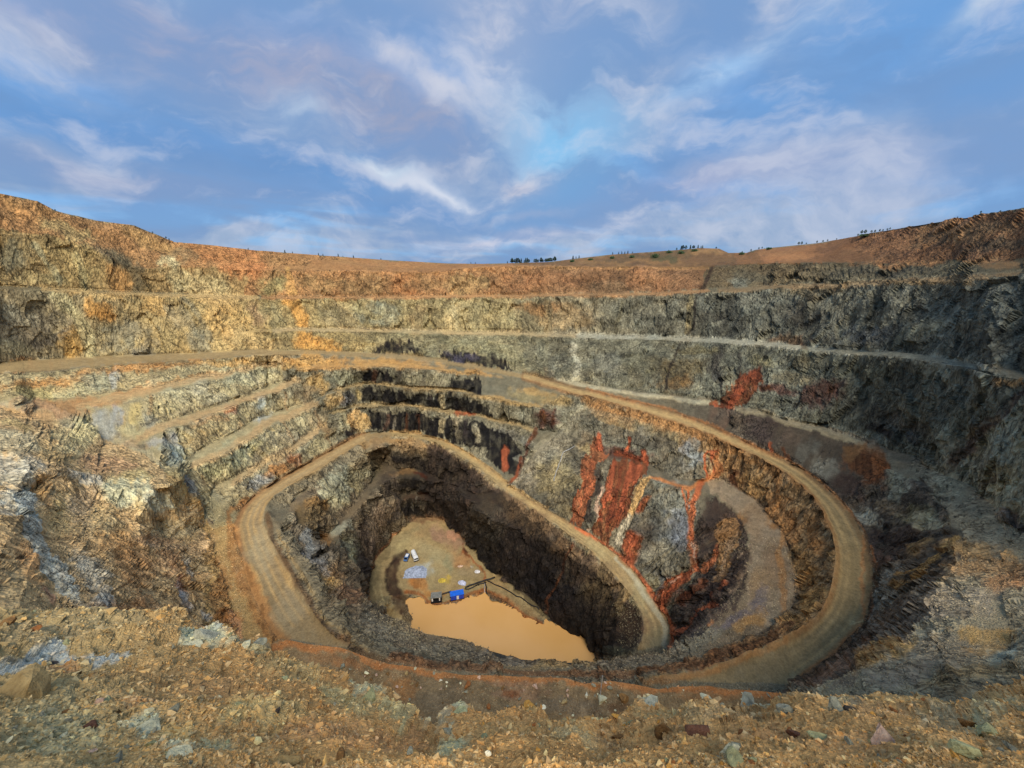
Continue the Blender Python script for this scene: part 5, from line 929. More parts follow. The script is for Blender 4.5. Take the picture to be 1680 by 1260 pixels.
# outward-facing winding
nn = np.cross(W[T[:, 1]] - W[T[:, 0]], W[T[:, 2]] - W[T[:, 0]]); f = (nn * W[T].mean(1)).sum(1) > 0
T[f] = T[f][:, ::-1]
tx, ty = V2[T].mean(1).T
road_t = (inside(POLY_RAMP, tx, ty) | inside(POLY_LOW, tx, ty)) & (layer == 0)
floor_poly = np.vstack([R['floor_left'][R['floor_left'][:, 0] < 905][:, :2], R['shore'][::-1, :2], [(672, 1000), (690, 1030), (640, 1012), (606, 990)]])
floor_t = inside(floor_poly, tx, ty) & (layer == 0)
M_SOIL = ground_mat('bench_soil', (.45, 2.6), .34, .9, .8)
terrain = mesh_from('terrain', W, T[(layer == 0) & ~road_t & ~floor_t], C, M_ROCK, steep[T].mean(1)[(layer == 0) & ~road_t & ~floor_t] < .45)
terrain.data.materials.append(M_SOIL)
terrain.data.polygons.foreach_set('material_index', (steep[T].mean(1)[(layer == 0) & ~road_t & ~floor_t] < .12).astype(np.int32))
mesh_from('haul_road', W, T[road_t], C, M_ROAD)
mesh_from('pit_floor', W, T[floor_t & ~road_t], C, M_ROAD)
mesh_from('bench', W, T[layer == 1], C, M_NEAR)
mesh_from('ledge', W, T[layer == 2], C, M_LEDGE, False)

# cliffs below the edges that hide them, and the plateau that carries on behind the skyline and behind the eye
def skirt(name, pts, cols, drop_z, run, mat):
    n = len(pts); rows, k = [], 9
    d = pts[:, :2] / np.linalg.norm(pts[:, :2], axis=1, keepdims=True)
    for i in range(k + 1):
        t = i / k; p = pts.copy(); p[:, :2] += d * run * t; p[:, 2] += (drop_z - p[:, 2]) * t
        if 0 < i: p += vnoise(p / 3.0, 77)[:, None] * .4
        p[:, 2] -= 0.02
        rows.append(p)
    v = np.vstack(rows); c = np.vstack([cols] * (k + 1)); t = []
    for i in range(k):
        for j in range(n - 1):
            a = i * n + j; t += [(a, a + 1, a + n), (a + 1, a + n + 1, a + n)]
    mesh_from(name, v, np.array(t), c, mat)
def edge_points(name, lay):
    x, y = R[name][:, 0], R[name][:, 1]
    # nearest refined vertex on the near side
    keep = np.flatnonzero(np.isin(np.arange(len(W)), T[layer == lay] if lay is not None else T))
    out = []
    for a, b in zip(x, y):
        j = keep[np.argmin((px[keep] - a) ** 2 + (py[keep] - b) ** 2 + (np.where(foot[keep] > 1e9, 1e9, 0)))]
        if not out or out[-1] != j: out.append(j)
    return np.array(out)
px, py = V2[:, 0], V2[:, 1]
def cliff(name, lay, most, mat):
    """the face that drops from a hiding edge to the ground behind it"""
    e = edge_points(name, lay) if lay is not None else None
    a = R[name]; x, y, rn, rf = a[:, 0], a[:, 1], 1 / a[:, 2], 1 / a[:, 3]
    if e is None: top = to_world(x, y, rn) - [0, 0, .05]; cc = np.tile(lin((74, 62, 50)) * ALBEDO, (len(top), 1))
    else:
        top = W[e].copy(); cc = C[e].copy()
        xs = PX0[e]; rf = np.interp(xs, x if x[0] < x[-1] else x[::-1], rf if x[0] < x[-1] else rf[::-1]); y = np.interp(xs, x, y); x = xs; rn = np.hypot(top[:, 0], top[:, 1])
    z = rf / np.array([r_of('z', i, j, -1.0) for i, j in zip(x, y)]) * -1.0
    y2 = y + np.minimum(most * .45, .35 * np.abs(rf - rn))
    far = to_world(x, y2, np.array([r_of('z', i, j, k) for i, j, k in zip(x, y2, z)])); far[:, 2] -= .3
    rows = []; K = 14
    for i in range(K + 1):
        t = i / K; p = top * (1 - t) + far * t; p[:, 2] -= .25 * np.abs(far[:, 2] - top[:, 2]) * math.sin(math.pi * t) * .5 + .04
        if i: p += vnoise(p / 2.5, 77)[:, None] * .25
        rows.append(p)
    v = np.vstack(rows); n = len(top); t = []
    for i in range(K):
        for j in range(n - 1):
            q = i * n + j; t += [(q, q + 1, q + n), (q + 1, q + n + 1, q + n)]
    mesh_from('cliff', v, np.array(t), np.vstack([cc] * (K + 1)), mat)
PX0 = px.copy()
cliff('ledge_edge', 2, 60.0, M_NEAR); cliff('near_edge', 1, 26.0, M_ROCK); cliff('n1_crest', None, 26.0, M_ROCK)
a = R['skyline']; p = to_world(a[:, 0], a[:, 1], 1 / a[:, 2]); d = p[:, :2] / np.linalg.norm(p[:, :2], axis=1, keepdims=True)
rows = [p - [0, 0, .3]]
for run, dz in ((12, -.8), (60, -6), (400, -30), (6000, -160)):
    q = p.copy(); q[:, :2] += d * run; q[:, 2] = p[:, 2] + dz if run < 100 else np.minimum(p[:, 2] + dz, -10); rows.append(q)
v = np.vstack(rows); n = len(p); t = []
for i in range(len(rows) - 1):
    for j in range(n - 1):
        b = i * n + j; t += [(b, b + 1, b + n), (b + 1, b + n + 1, b + n)]
mesh_from('plateau', v, np.array(t), np.tile(lin((112, 92, 62)) * ALBEDO, (len(v), 1)), M_ROCK)
v = np.array([(-60, -.2, -3.0), (60, -.2, -3.0), (60, -80, -1.5), (-60, -80, -1.5)], float)
gx, gy = np.meshgrid(np.linspace(-60, 60, 41), np.r_[1.15, np.linspace(.4, -80, 26)]); v = np.stack([gx.ravel(), gy.ravel(), np.full(gx.size, -3.3)], 1); v[:, 2] += vnoise(v / 4, 5) * .15
wing = np.maximum(np.abs(v[:, 0]) - 2.2, 0); v[:, 1] += np.where(v[:, 1] > .2, .34 * wing, 0); v[:, 2] -= np.where(v[:, 1] > .2, .05 + .26 * np.clip(wing - 2, 0, 24), 0)
t = []
for i in range(26):
    for j in range(40):
        b = i * 41 + j; t += [(b, b + 41, b + 1), (b + 1, b + 41, b + 42)]
mesh_from('ground', v, np.array(t), np.tile(lin((150, 118, 70)) * ALBEDO, (len(v), 1)), M_LEDGE)
# muddy pond
def build_water():
    m, nt, b = new_mat('muddy_water'); N, L = nt.nodes.new, nt.links.new
    tc = N('ShaderNodeTexCoord'); n = N('ShaderNodeTexNoise'); n.inputs['Scale'].default_value = .035; n.inputs['Detail'].default_value = 5; L(tc.outputs['Object'], n.inputs['Vector'])
    cr = N('ShaderNodeValToRGB'); cr.color_ramp.elements[0].position = .35; cr.color_ramp.elements[1].position = .7
    cr.color_ramp.elements[0].color = (*(lin((180, 136, 78)) * WATER_K), 1); cr.color_ramp.elements[1].color = (*(lin((188, 146, 92)) * WATER_K), 1)
    L(n.outputs['Fac'], cr.inputs[0]); L(cr.outputs[0], b.inputs['Base Color'])
    b.inputs['Roughness'].default_value = .12; b.inputs['IOR'].default_value = 1.33; b.inputs['Specular IOR Level'].default_value = .35
    n2 = N('ShaderNodeTexNoise'); n2.inputs['Scale'].default_value = 1.6; n2.inputs['Detail'].default_value = 3; L(tc.outputs['Object'], n2.inputs['Vector'])
    bp = N('ShaderNodeBump'); bp.inputs['Strength'].default_value = .12; bp.inputs['Distance'].default_value = .05; L(n2.outputs['Fac'], bp.inputs['Height']); L(bp.outputs[0], b.inputs['Normal'])
    v = np.array([(-60, 80, -144.05), (60, 80, -144.05), (60, 160, -144.05), (-60, 160, -144.05)], float)
    mesh_from('water', v, np.array([(0, 1, 2), (0, 2, 3)]), None, m, False)
build_water()
# ------------------------------------------------------------------ things
xx, yy, zz = W.T
cdep = np.maximum(yy * CP - zz * SP, .05)
PXW = 840 + FPX * xx / cdep
PYW = 630 - FPX * (yy * SP + zz * CP) / cdep
def at(x, y, lay=0):
    """the place on the ground that was surveyed at this bearing"""
    k = np.flatnonzero((VL == lay) & (np.abs(PXW - x) < 25) & (np.abs(PYW - y) < 25))
    j = k[np.argmin((PXW[k] - x) ** 2 + (PYW[k] - y) ** 2)]
    return Vector(W[j]), float(foot[j]), VN[j], C[j]
def on_skyline(x):
    k = np.flatnonzero((VL == 0) & (np.abs(PXW - x) < 4))
    j = k[np.argmin(PYW[k])]
    return Vector(W[j]), float(foot[j])

def tag(o, label, cat, group=None):
    o['label'] = label; o['category'] = cat
    if group: o['group'] = group
    return o
def empty(name, loc, rz=0.0):
    o = bpy.data.objects.new(name, None); COL.objects.link(o)
    o.location = loc; o.rotation_euler = (0, 0, rz); o.empty_display_size = .5
    return o
def link(name, bm, mat, parent=None, smooth=False):
    bmesh.ops.recalc_face_normals(bm, faces=bm.faces)
    me = bpy.data.meshes.new(name); bm.to_mesh(me); bm.free()
    if mat: me.materials.append(mat)
    if smooth:
        for p in me.polygons: p.use_smooth = True
    o = bpy.data.objects.new(name, me); COL.objects.link(o)
    if parent: o.parent = parent
    return o
def copy_tree(o, parent=None):
    c = o.copy(); COL.objects.link(c); c.parent = parent
    for ch in o.children: copy_tree(ch, c)
    return c
def box(bm, cx, cy, cz, sx, sy, sz, bevel=0.0, rot=None):
    r = bmesh.ops.create_cube(bm, size=1); v = r['verts']
    bmesh.ops.scale(bm, verts=v, vec=(sx, sy, sz))
    if bevel:
        e = list({e for q in v for e in q.link_edges})
        b = bmesh.ops.bevel(bm, geom=e, offset=bevel, segments=2, affect='EDGES', profile=.6); v = list({q for f in b['faces'] for q in f.verts} | {q for q in v if q.is_valid})
    if rot: bmesh.ops.rotate(bm, verts=v, matrix=rot, cent=(0, 0, 0))
    bmesh.ops.translate(bm, verts=v, vec=(cx, cy, cz))
def cyl(bm, a, b, r, seg=12, r2=None):
    a, b = Vector(a), Vector(b); d = b - a
    m = Matrix.Translation((a + b) / 2) @ d.to_track_quat('Z', 'Y').to_matrix().to_4x4()
    bmesh.ops.create_cone(bm, cap_ends=True, segments=seg, radius1=r, radius2=r if r2 is None else r2, depth=d.length, matrix=m)
def tube(bm, pts, r, seg=8):
    pts = [Vector(p) for p in pts]; rings = []
    for i, p in enumerate(pts):
        t = (pts[min(i + 1, len(pts) - 1)] - pts[max(i - 1, 0)]).normalized()
        u = t.cross(Vector((0, 0, 1)));
        if u.length < .01: u = Vector((1, 0, 0))
        u.normalize(); w = u.cross(t)
        rings.append([bm.verts.new(p + u * math.cos(k * 2 * math.pi / seg) * r + w * math.sin(k * 2 * math.pi / seg) * r) for k in range(seg)])
    for a, b in zip(rings, rings[1:]):
        for k in range(seg): bm.faces.new((a[k], a[(k + 1) % seg], b[(k + 1) % seg], b[k]))
    bm.faces.new(rings[0]); bm.faces.new(rings[-1][::-1])

MAT = {k: flat_mat(k, tuple(lin(c)), r, m, v, s) for k, c, r, m, v, s in [
  ('blue_paint', (14, 66, 190), .45, 0, .18, 1.5), ('blue_roof_paint', (34, 110, 225), .5, 0, .15, 1.2), ('white_paint', (226, 226, 222), .5, 0, .12, 2), ('grey_sheet', (150, 146, 132), .55, .3, .2, 1.4),
  ('black_steel', (28, 27, 27), .6, .2, .2, 2), ('dark_glass', (18, 22, 26), .12, 0, .05, 2), ('rubber', (24, 23, 22), .85, 0, .15, 4), ('black_pipe', (26, 25, 25), .55, 0, .25, .8),
  ('galvanised', (168, 166, 158), .5, .4, .2, 2), ('pale_steel', (190, 180, 168), .55, .3, .2, 4), ('car_blue', (76, 112, 160), .4, .1, .15, 2), ('bark', (70, 54, 40), .9, 0, .3, 3)]}

# --- pump cabins, vehicles and pipes on the pit floor
p, s, _, _ = at(750, 981); yaw = math.radians(14)
t = tag(empty('pump_cabin', p + Vector((0, 0, -.1)), yaw), 'bright blue pump cabin with a white door on the muddy pond bank', 'cabin')
bm = bmesh.new(); box(bm, 0, 0, 1.75, 5.6, 2.5, 2.3, .05)
for i in range(14): box(bm, -2.6 + i * .4, -1.27, 1.75, .14, .05, 2.0)
link('wall', bm, MAT['blue_paint'], t)
bm = bmesh.new(); box(bm, 0, 0, 3.0, 6.0, 2.9, .16, .03); box(bm, 0, 0, 3.11, 5.2, 1.2, .08, .02); link('roof', bm, MAT['blue_roof_paint'], t)
bm = bmesh.new(); box(bm, .2, -1.33, 1.65, 1.0, .06, 1.9, .015); d = link('door', bm, MAT['white_paint'], t)
bm = bmesh.new(); box(bm, .52, -1.39, 1.6, .06, .06, .3); link('handle', bm, MAT['black_steel'], d)
for y in (-.95, .95):
    bm = bmesh.new(); box(bm, 0, y, .3, 6.4, .28, .5, .04); link('skid', bm, MAT['black_steel'], t)
p, s, _, _ = at(717, 985); yaw = math.radians(8)
t = tag(empty('pump_shed', p + Vector((0, 0, -.1)), yaw), 'grey roofed open pump shed with black interior and pale side panels', 'shed')
bm = bmesh.new(); box(bm, 0, 0, 3.05, 4.7, 3.3, .14, .02)
for i in range(11): box(bm, -2.2 + i * .44, 0, 3.14, .08, 3.2, .05)
link('roof', bm, MAT['grey_sheet'], t)
bm = bmesh.new(); box(bm, 0, 1.45, 1.75, 4.2, .1, 2.4); box(bm, 2.05, 0, 1.75, .1, 2.8, 2.4); box(bm, -2.05, .6, 1.75, .1, 1.6, 2.4); link('wall', bm, MAT['black_steel'], t)
for x, w in ((-1.72, .7), (1.45, .5)):
    bm = bmesh.new(); box(bm, x, -1.4, 1.9, w, .08, 1.5, .01); link('panel', bm, MAT['white_paint'], t)
for x in (-2.05, 2.05):
    bm = bmesh.new(); box(bm, x, -1.4, 1.75, .12, .12, 2.5); link('post', bm, MAT['black_steel'], t)
bm = bmesh.new(); box(bm, 0, 0, .45, 4.8, 3.3, .34, .03); box(bm, 0, -1.2, .15, 5.0, .3, .4); box(bm, 0, 1.2, .15, 5.0, .3, .4); link('skid', bm, MAT['black_steel'], t)
bm = bmesh.new(); cyl(bm, (-1.0, .2, 1.1), (1.2, .2, 1.1), .45); box(bm, .9, .2, .85, .8, .9, .5, .05); link('pump', bm, MAT['black_steel'], t)

p, s, _, _ = at(680, 917); yaw = math.radians(-62)
t = tag(empty('tank_truck', p, yaw), 'white tank truck parked beside the blue grey gravel patch', 'truck')
bm = bmesh.new(); box(bm, -.2, 0, .75, 6.2, .9, .25, .03); box(bm, -3.2, 0, .6, .12, 2.2, .2); link('chassis', bm, MAT['black_steel'], t)
bm = bmesh.new(); cyl(bm, (-3.2, 0, 2.0), (1.0, 0, 2.0), 1.15, 24); box(bm, -1.1, 0, 3.15, 1.0, .7, .2, .05); tk = link('tank', bm, MAT['white_paint'], t)
bm = bmesh.new(); box(bm, 2.1, 0, 1.75, 1.7, 2.2, 1.9, .16); cb = link('cab', bm, MAT['white_paint'], t)
bm = bmesh.new(); box(bm, 2.96, 0, 2.15, .06, 1.9, .8, .02); link('windscreen', bm, MAT['dark_glass'], cb)
for y in (-1.11, 1.11):
    bm = bmesh.new(); box(bm, 2.2, y, 2.15, .9, .05, .7, .02); link('side_window', bm, MAT['dark_glass'], cb)
bm = bmesh.new(); box(bm, 2.98, 0, 1.0, .12, 2.2, .35, .04); link('bumper', bm, MAT['black_steel'], t)
for y in (-.8, .8):
    bm = bmesh.new(); box(bm, 3.02, y, 1.35, .06, .35, .2, .02); link('headlight', bm, MAT['galvanised'], t)
for x in (-2.6, -1.4, 2.1):
    for y in (-.95, .95):
        bm = bmesh.new(); cyl(bm, (x, y - .17, .5), (x, y + .17, .5), .5, 18); w = link('wheel', bm, MAT['rubber'], t)
        bm = bmesh.new(); cyl(bm, (x, y - .18, .5), (x, y + .18, .5), .26, 12); link('rim', bm, MAT['galvanised'], w)
p, s, _, _ = at(666, 918); yaw = math.radians(-96)
t = tag(empty('pickup_van', p, yaw), 'small blue van parked left of the white tank truck', 'van')
bm = bmesh.new()
prof = [(-2.1, .5), (2.1, .5), (2.15, 1.0), (1.55, 1.12), (.95, 1.85), (-1.95, 1.9), (-2.15, 1.4)]
a = [bm.verts.new((x, -.92, z)) for x, z in prof]; b = [bm.verts.new((x, .92, z)) for x, z in prof]
bm.faces.new(a); bm.faces.new(b[::-1])
for i in range(len(prof)): bm.faces.new((a[i], b[i], b[(i + 1) % 7], a[(i + 1) % 7]))
bmesh.ops.bevel(bm, geom=list(bm.edges), offset=.07, segments=2, affect='EDGES'); bd = link('body', bm, MAT['car_blue'], t)
bm = bmesh.new(); box(bm, 0, 0, 0, .05, 1.55, .8, .01, Matrix.Rotation(math.radians(-39), 3, 'Y')); bmesh.ops.translate(bm, verts=bm.verts, vec=(1.29, 0, 1.5)); link('windscreen', bm, MAT['dark_glass'], bd)
for y in (-.935, .935):
    bm = bmesh.new(); box(bm, .3, y, 1.5, 1.0, .03, .45, .01); box(bm, -1.0, y, 1.5, 1.2, .03, .45, .01); link('side_window', bm, MAT['dark_glass'], bd)
bm = bmesh.new(); box(bm, -.6, 0, 1.92, 2.0, 1.3, .08, .03); link('roof_rack', bm, MAT['white_paint'], bd)
for x in (-1.35, 1.35):
    for y in (-.85, .85):
        bm = bmesh.new(); cyl(bm, (x, y - .12, .36), (x, y + .12, .36), .36, 16); w = link('wheel', bm, MAT['rubber'], t)
        bm = bmesh.new(); cyl(bm, (x, y - .13, .36), (x, y + .13, .36), .19, 10); link('rim', bm, MAT['galvanised'], w)

def run_of_pipe(name, pts, r, mat, label, lift=.3, lay=0, supports=False, cat='pipe'):
    P = []
    for (x0, y0), (x1, y1) in zip(pts, pts[1:]):
        n = max(2, int(math.hypot(x1 - x0, y1 - y0) / 3))
        P += [(x0 + (x1 - x0) * k / n, y0 + (y1 - y0) * k / n) for k in range(n)]
    P.append(pts[-1]); Q = [at(x, y, lay)[0] + Vector((0, 0, lift)) for x, y in P]
    Q = [Q[0]] + [(Q[i - 1] + Q[i] * 2 + Q[i + 1]) / 4 for i in range(1, len(Q) - 1)] + [Q[-1]]
    o = empty(name, Q[0]); tag(o, label, cat)
    bm = bmesh.new(); tube(bm, [q - Q[0] for q in Q], r); link('pipe', bm, mat, o, True)
    if supports:
        for q in Q[2::5]:
            bm = bmesh.new(); d = q - Q[0]; box(bm, d.x, d.y, d.z - lift * .5 - r * .5, .25, .25, lift + .4); link('support', bm, MAT['black_steel'], o)
    return o
run_of_pipe('pump_pipe', [(727, 976), (740, 973)], .28, MAT['black_pipe'], 'short black pipe joining the grey shed to the blue cabin', .8)
run_of_pipe('pump_pipe', [(763, 966), (785, 958), (800, 953), (812, 950)], .34, MAT['black_pipe'], 'thick black pipe climbing from the blue cabin towards the dark wall', .8, supports=True)
run_of_pipe('pump_pipe', [(763, 969), (785, 961), (798, 957)], .22, MAT['black_pipe'], 'thinner black pipe just in front of the thick pipe right of the blue cabin', .7, supports=True)
run_of_pipe('bank_pipe', [(800, 954), (830, 968), (860, 985), (884, 1000)], .22, MAT['black_pipe'], 'long black pipe along the grey bank right of the pond', .45, supports=True)
run_of_pipe('suction_hose', [(796, 956), (799, 963), (797, 969), (799, 975)], .26, MAT['black_pipe'], 'dark ribbed hose dropping from the black pipes into the pond', .3, cat='hose')
run_of_pipe('suction_hose', [(794, 957), (796, 964), (795, 970), (797, 976)], .16, MAT['pale_steel'], 'pale hose beside the dark hose running into the pond', .5, cat='hose')
run_of_pipe('drain_pipe', [(944, 733), (934, 739), (925, 742), (919, 758), (913, 775), (908, 792)], .22, MAT['galvanised'], 'thin pale drain pipe hanging down the grey rock spur', .5)

# --- heaps of loose material on the floor
def heap(name, x, y, w, d, h, col, label, cat):
    p, s, _, _ = at(x, y); bm = bmesh.new()
    g = 14; vs = {}
    for i in range(g + 1):
        for j in range(g + 1):
            u, v = i / g * 2 - 1, j / g * 2 - 1; r = math.hypot(u, v)
            vs[i, j] = bm.verts.new((u * w / 2, v * d / 2, max(0, 1 - r) ** .8 * h * (.7 + .6 * random.random()) - .15))
    for i in range(g):
        for j in range(g): bm.faces.new((vs[i, j], vs[i + 1, j], vs[i + 1, j + 1], vs[i, j + 1]))
    o = link(name, bm, flat_mat(name + '_stuff', tuple(lin(col) * 1.2), .95, 0, .3, 1.2, .6), None); o.location = p; o.rotation_euler.z = random.uniform(-.3, .3)
    return tag(o, label, cat)
heap('gravel_heap', 679, 937, 12.5, 9, .9, (150, 158, 172), 'spread heap of blue grey gravel in front of the parked truck', 'gravel heap')
heap('sand_heap', 727, 952, 4.6, 3.4, .8, (186, 160, 62), 'small yellow heap on the floor above the pump shed', 'heap')
heap('rubble_heap', 759, 956, 4.2, 3, .7, (186, 188, 204), 'small white heap behind the blue pump cabin', 'heap')
heap('rubble_heap', 784, 937, 3.4, 2.6, .6, (206, 202, 198), 'small white heap next to the orange stream on the floor', 'heap')
heap('rubble_heap', 756, 930, 3.6, 2.0, .5, (196, 166, 140), 'flat pinkish heap in the middle of the pit floor', 'heap')

# --- steel pole leaning on the near bench
p, s, _, _ = at(984, 1144, 1); q = p + Vector((.35, .9, 1.9))
o = empty('steel_pole', p); tag(o, 'thin pale steel pole leaning up from the rock on the near bench', 'pole')
bm = bmesh.new(); cyl(bm, (0, 0, -.2), q - p, .055, 10); link('shaft', bm, MAT['pale_steel'], o)
bm = bmesh.new(); cyl(bm, (q - p) * .96, (q - p) * 1.0, .075, 10); link('collar', bm, MAT['galvanised'], o)
# --- trees on the far rim
M_LEAF = []
for i, c in enumerate([(34, 52, 28), (44, 64, 32), (58, 78, 40)]): M_LEAF.append(flat_mat('needles_%s' % ('dark', 'mid', 'light')[i], tuple(lin(c) * 1.6), .85, 0, .35, .8))
def tree_parts(h, kind, mat, seed):
    r = random.Random(seed); t = empty('spruce_tree' if kind == 'spruce' else 'birch_tree' if kind == 'birch' else 'pine_tree', (0, 0, 0))
    bm = bmesh.new(); cyl(bm, (0, 0, -.6), (r.uniform(-.15, .15), 0, h * .93), .035 * h * .5 + .04, 7, .02)
    for i in range(7):
        z = h * r.uniform(.3, .85); a = r.uniform(0, 6.28); L_ = h * .16 * (1.2 - z / h)
        cyl(bm, (0, 0, z), (math.cos(a) * L_, math.sin(a) * L_, z + L_ * .3), .04, 4, .015)
    link('trunk', bm, MAT['bark'], t)
    bm = bmesh.new(); n = 420
    for i in range(n):
        u = r.random()
        if kind == 'spruce': z = h * (.1 + .9 * u); rad = h * .26 * (1 - u) ** .85 * (.65 + .45 * math.sin(u * 34)) + .05
        elif kind == 'birch': z = h * (.35 + .65 * u); rad = h * .25 * math.sin(math.pi * min(1, u * .9 + .1)) + .05
        else: z = h * (.25 + .75 * u); rad = h * .34 * math.sin(math.pi * (u * .85 + .12)) + .08
        a = r.uniform(0, 6.28); q = rad * math.sqrt(r.uniform(.25, 1)); s = h * r.uniform(.05, .095)
        c = Vector((math.cos(a) * q, math.sin(a) * q, z - q * .25)); d = Vector((math.cos(a), math.sin(a), r.uniform(-.6, .3))).normalized()
        e = d.cross(Vector((r.uniform(-1, 1), r.uniform(-1, 1), 1))).normalized()
        if kind == 'birch' and r.random() < .4: continue
        bm.faces.new([bm.verts.new(c + d * s * 1.3), bm.verts.new(c + e * s * .7), bm.verts.new(c - d * s * .7), bm.verts.new(c - e * s * .7)])
    me_o = link('crown', bm, mat, t)
    return t
PROTO = {}
ORD = ['first', 'second', 'third', 'fourth', 'fifth', 'sixth', 'seventh', 'eighth', 'ninth', 'tenth', 'eleventh', 'twelfth', 'thirteenth', 'fourteenth']
ROWS = {}
def finish_trees():
    for g, ts in ROWS.items():
        for i, t in enumerate(sorted(ts, key=lambda t: t.location.x / t.location.y)):
            t['label'] = 'leftmost ' + t['label'] if i == 0 else '%s from the left, %s' % (ORD[i], t['label'])
ANCHORS = {2: [(48, 1142, 'large tan boulder'), (150, 1194, 'purple grey stone'), (342, 1046, 'blue grey upright outcrop'), (424, 1062, 'blue grey edge rock'), (240, 1198, 'pale crumbly outcrop'), (456, 1167, 'upright dark stone'), (289, 1163, 'grey stone on the brown band'),
   (712, 1210, 'rocky notch'), (1142, 1200, 'maroon rock'), (1012, 1208, 'upright brown rock'), (870, 1164, 'yellow crest knob'), (1279, 1228, 'pale greenish slab'), (1398, 1170, 'dark outcrop'), (1451, 1216, 'long pink slab'), (1592, 1238, 'greenish round boulder'), (1226, 1159, 'blue grey edge boulder'), (1505, 1188, 'small black rock'), (1640, 1158, 'tan slab at the right'), (560, 1245, 'brown bottom edge stone')],
  1: [(766, 1126, 'red brown bench rock'), (984, 1140, 'steel pole'), (561, 1097, 'grey round bench stone'), (1022, 1147, 'flat brownish bench rock'), (732, 1119, 'lone white bench stone'), (893, 1162, 'small white stone by the ledge'), (658, 1154, 'blue grey bench stone')]}
LOOSE = []
def finish_stones():
    sets = {}
    for o, x, y, lay, c in LOOSE:
        d, ax, ay, nm = min((math.hypot(x - a, (y - b) * 1.6), a, b, n) for a, b, n in ANCHORS[lay])
        side = ('to the right of' if x > ax else 'to the left of') if abs(x - ax) > abs(y - ay) * 1.6 else ('below' if y > ay else 'behind')
        sets.setdefault((nm, side, c), []).append((d, o))
    for (nm, side, c), l in sets.items():
        for i, (d, o) in enumerate(sorted(l, key=lambda q: q[0])):
            o['label'] = '%ssmall %s stone %s the %s' % ('' if len(l) == 1 else 'nearest ' if i == 0 else ORD[i] + ' nearest ', c.replace('_', ' '), side, nm)
def plant(x, hpx, kind, tone, label, group, dy=0.0):
    p, s = on_skyline(x) if not dy else at(x, dy)[:2]
    key = (kind, tone, random.randrange(2))
    if key not in PROTO:
        t = PROTO[key] = tree_parts(6.0, kind, M_LEAF[tone], hash(key[0]) % 7 + tone * 10 + key[2]) if False else tree_parts(6.0, kind, M_LEAF[tone], len(PROTO) * 13 + 5)
    else: t = copy_tree(PROTO[key])
    t.location = p - Vector((0, 0, .25)); k = hpx * .8 * s / 6.0
    t.scale = (k * random.uniform(.85, 1.25), k * random.uniform(.85, 1.25), k); t.rotation_euler.z = random.uniform(0, 6.28)
    tag(t, label, 'tree', group); ROWS.setdefault(group, []).append(t)
for i in range(11): plant(836 + i * 2.9 + random.uniform(-1, 1), random.uniform(6, 11), random.choice(['spruce', 'pine']), random.choice([0, 0, 1]), 'dark conifer in the left clump on the far rim', 'trees of the left clump on the far rim')
for i in range(13): plant(874 + i * 2.9 + random.uniform(-1, 1), random.uniform(6, 10), random.choice(['spruce', 'pine', 'pine']), random.choice([0, 0, 1]), 'dark conifer in the right clump on the far rim', 'trees of the right clump on the far rim')
for x, h in [(936, 7), (943, 5), (947, 6), (1001, 5), (1012, 5), (1017, 6), (1022, 5), (1027, 6), (1035, 4)]: plant(x, h, 'spruce', 0, 'tiny spruce in the skyline row left of the mound', 'thin row of spruces on the skyline')
for x, h in [(1108, 5), (1114, 8), (1118, 9), (1123, 8), (1129, 8), (1135, 7), (1142, 7), (1150, 5), (1156, 6), (1177, 4)]: plant(x, h, random.choice(['pine', 'spruce']), random.choice([0, 1]), 'small tree on the brown mound of the skyline', 'trees on the brown mound')
for x, h in [(1217, 4), (1228, 5), (1243, 5), (1247, 5), (1308, 7), (1313, 7), (1319, 4), (1338, 6), (1347, 5), (1354, 5), (1370, 4)]: plant(x, h, 'birch', 1, 'thin young tree on the skyline right of the notch', 'young trees right of the notch')
for x, h in [(1404, 5), (1411, 9), (1417, 9), (1426, 6), (1433, 6), (1440, 6), (1446, 5), (1452, 5), (1459, 5), (1570, 4), (1607, 5), (1637, 4)]: plant(x, h, 'birch', 2 if h > 6 else 1, 'young tree on the rising skyline at the right', 'young trees on the right skyline')
for x, h in [(471, 6), (483, 4), (526, 5), (533, 4), (557, 6), (566, 3), (584, 5), (629, 4), (775, 4), (783, 4), (829, 5)]: plant(x, h, 'spruce', 0, 'tiny spruce above the orange far wall', 'tiny spruces above the far wall')
for x, h in [(94, 4), (253, 4), (276, 5), (281, 4), (410, 4)]: plant(x, h, 'birch', 1, 'tiny sapling on the left skyline', 'saplings on the left skyline')
def bush(x, y, w, h, label):
    p, s, _, _ = at(x, y); t = tag(empty('bush', p), label, 'bush'); r = random.Random(int(x))
    bm = bmesh.new()
    for i in range(7): cyl(bm, (0, 0, -.3), (r.uniform(-.4, .4) * w * s, r.uniform(-.4, .4) * w * s, h * s * .6), .08, 5, .03)
    link('stem', bm, MAT['bark'], t); bm = bmesh.new()
    for i in range(420):
        c = Vector((r.gauss(0, .24) * w * s, r.gauss(0, .24) * w * s, abs(r.gauss(.42, .22)) * h * s)); q = r.uniform(.25, .6)
        d = Vector((r.uniform(-1, 1), r.uniform(-1, 1), r.uniform(-1, 1))).normalized(); e = d.orthogonal().normalized()
        bm.faces.new([bm.verts.new(c + d * q), bm.verts.new(c + e * q * .6), bm.verts.new(c - d * q), bm.verts.new(c - e * q * .6)])
    link('foliage', bm, M_LEAF[1], t)
bush(1074, 424, 13, 8, 'green bush on the orange slope below the mound')
bush(1116, 416, 9, 5, 'small green bush on the slope under the trees of the mound')

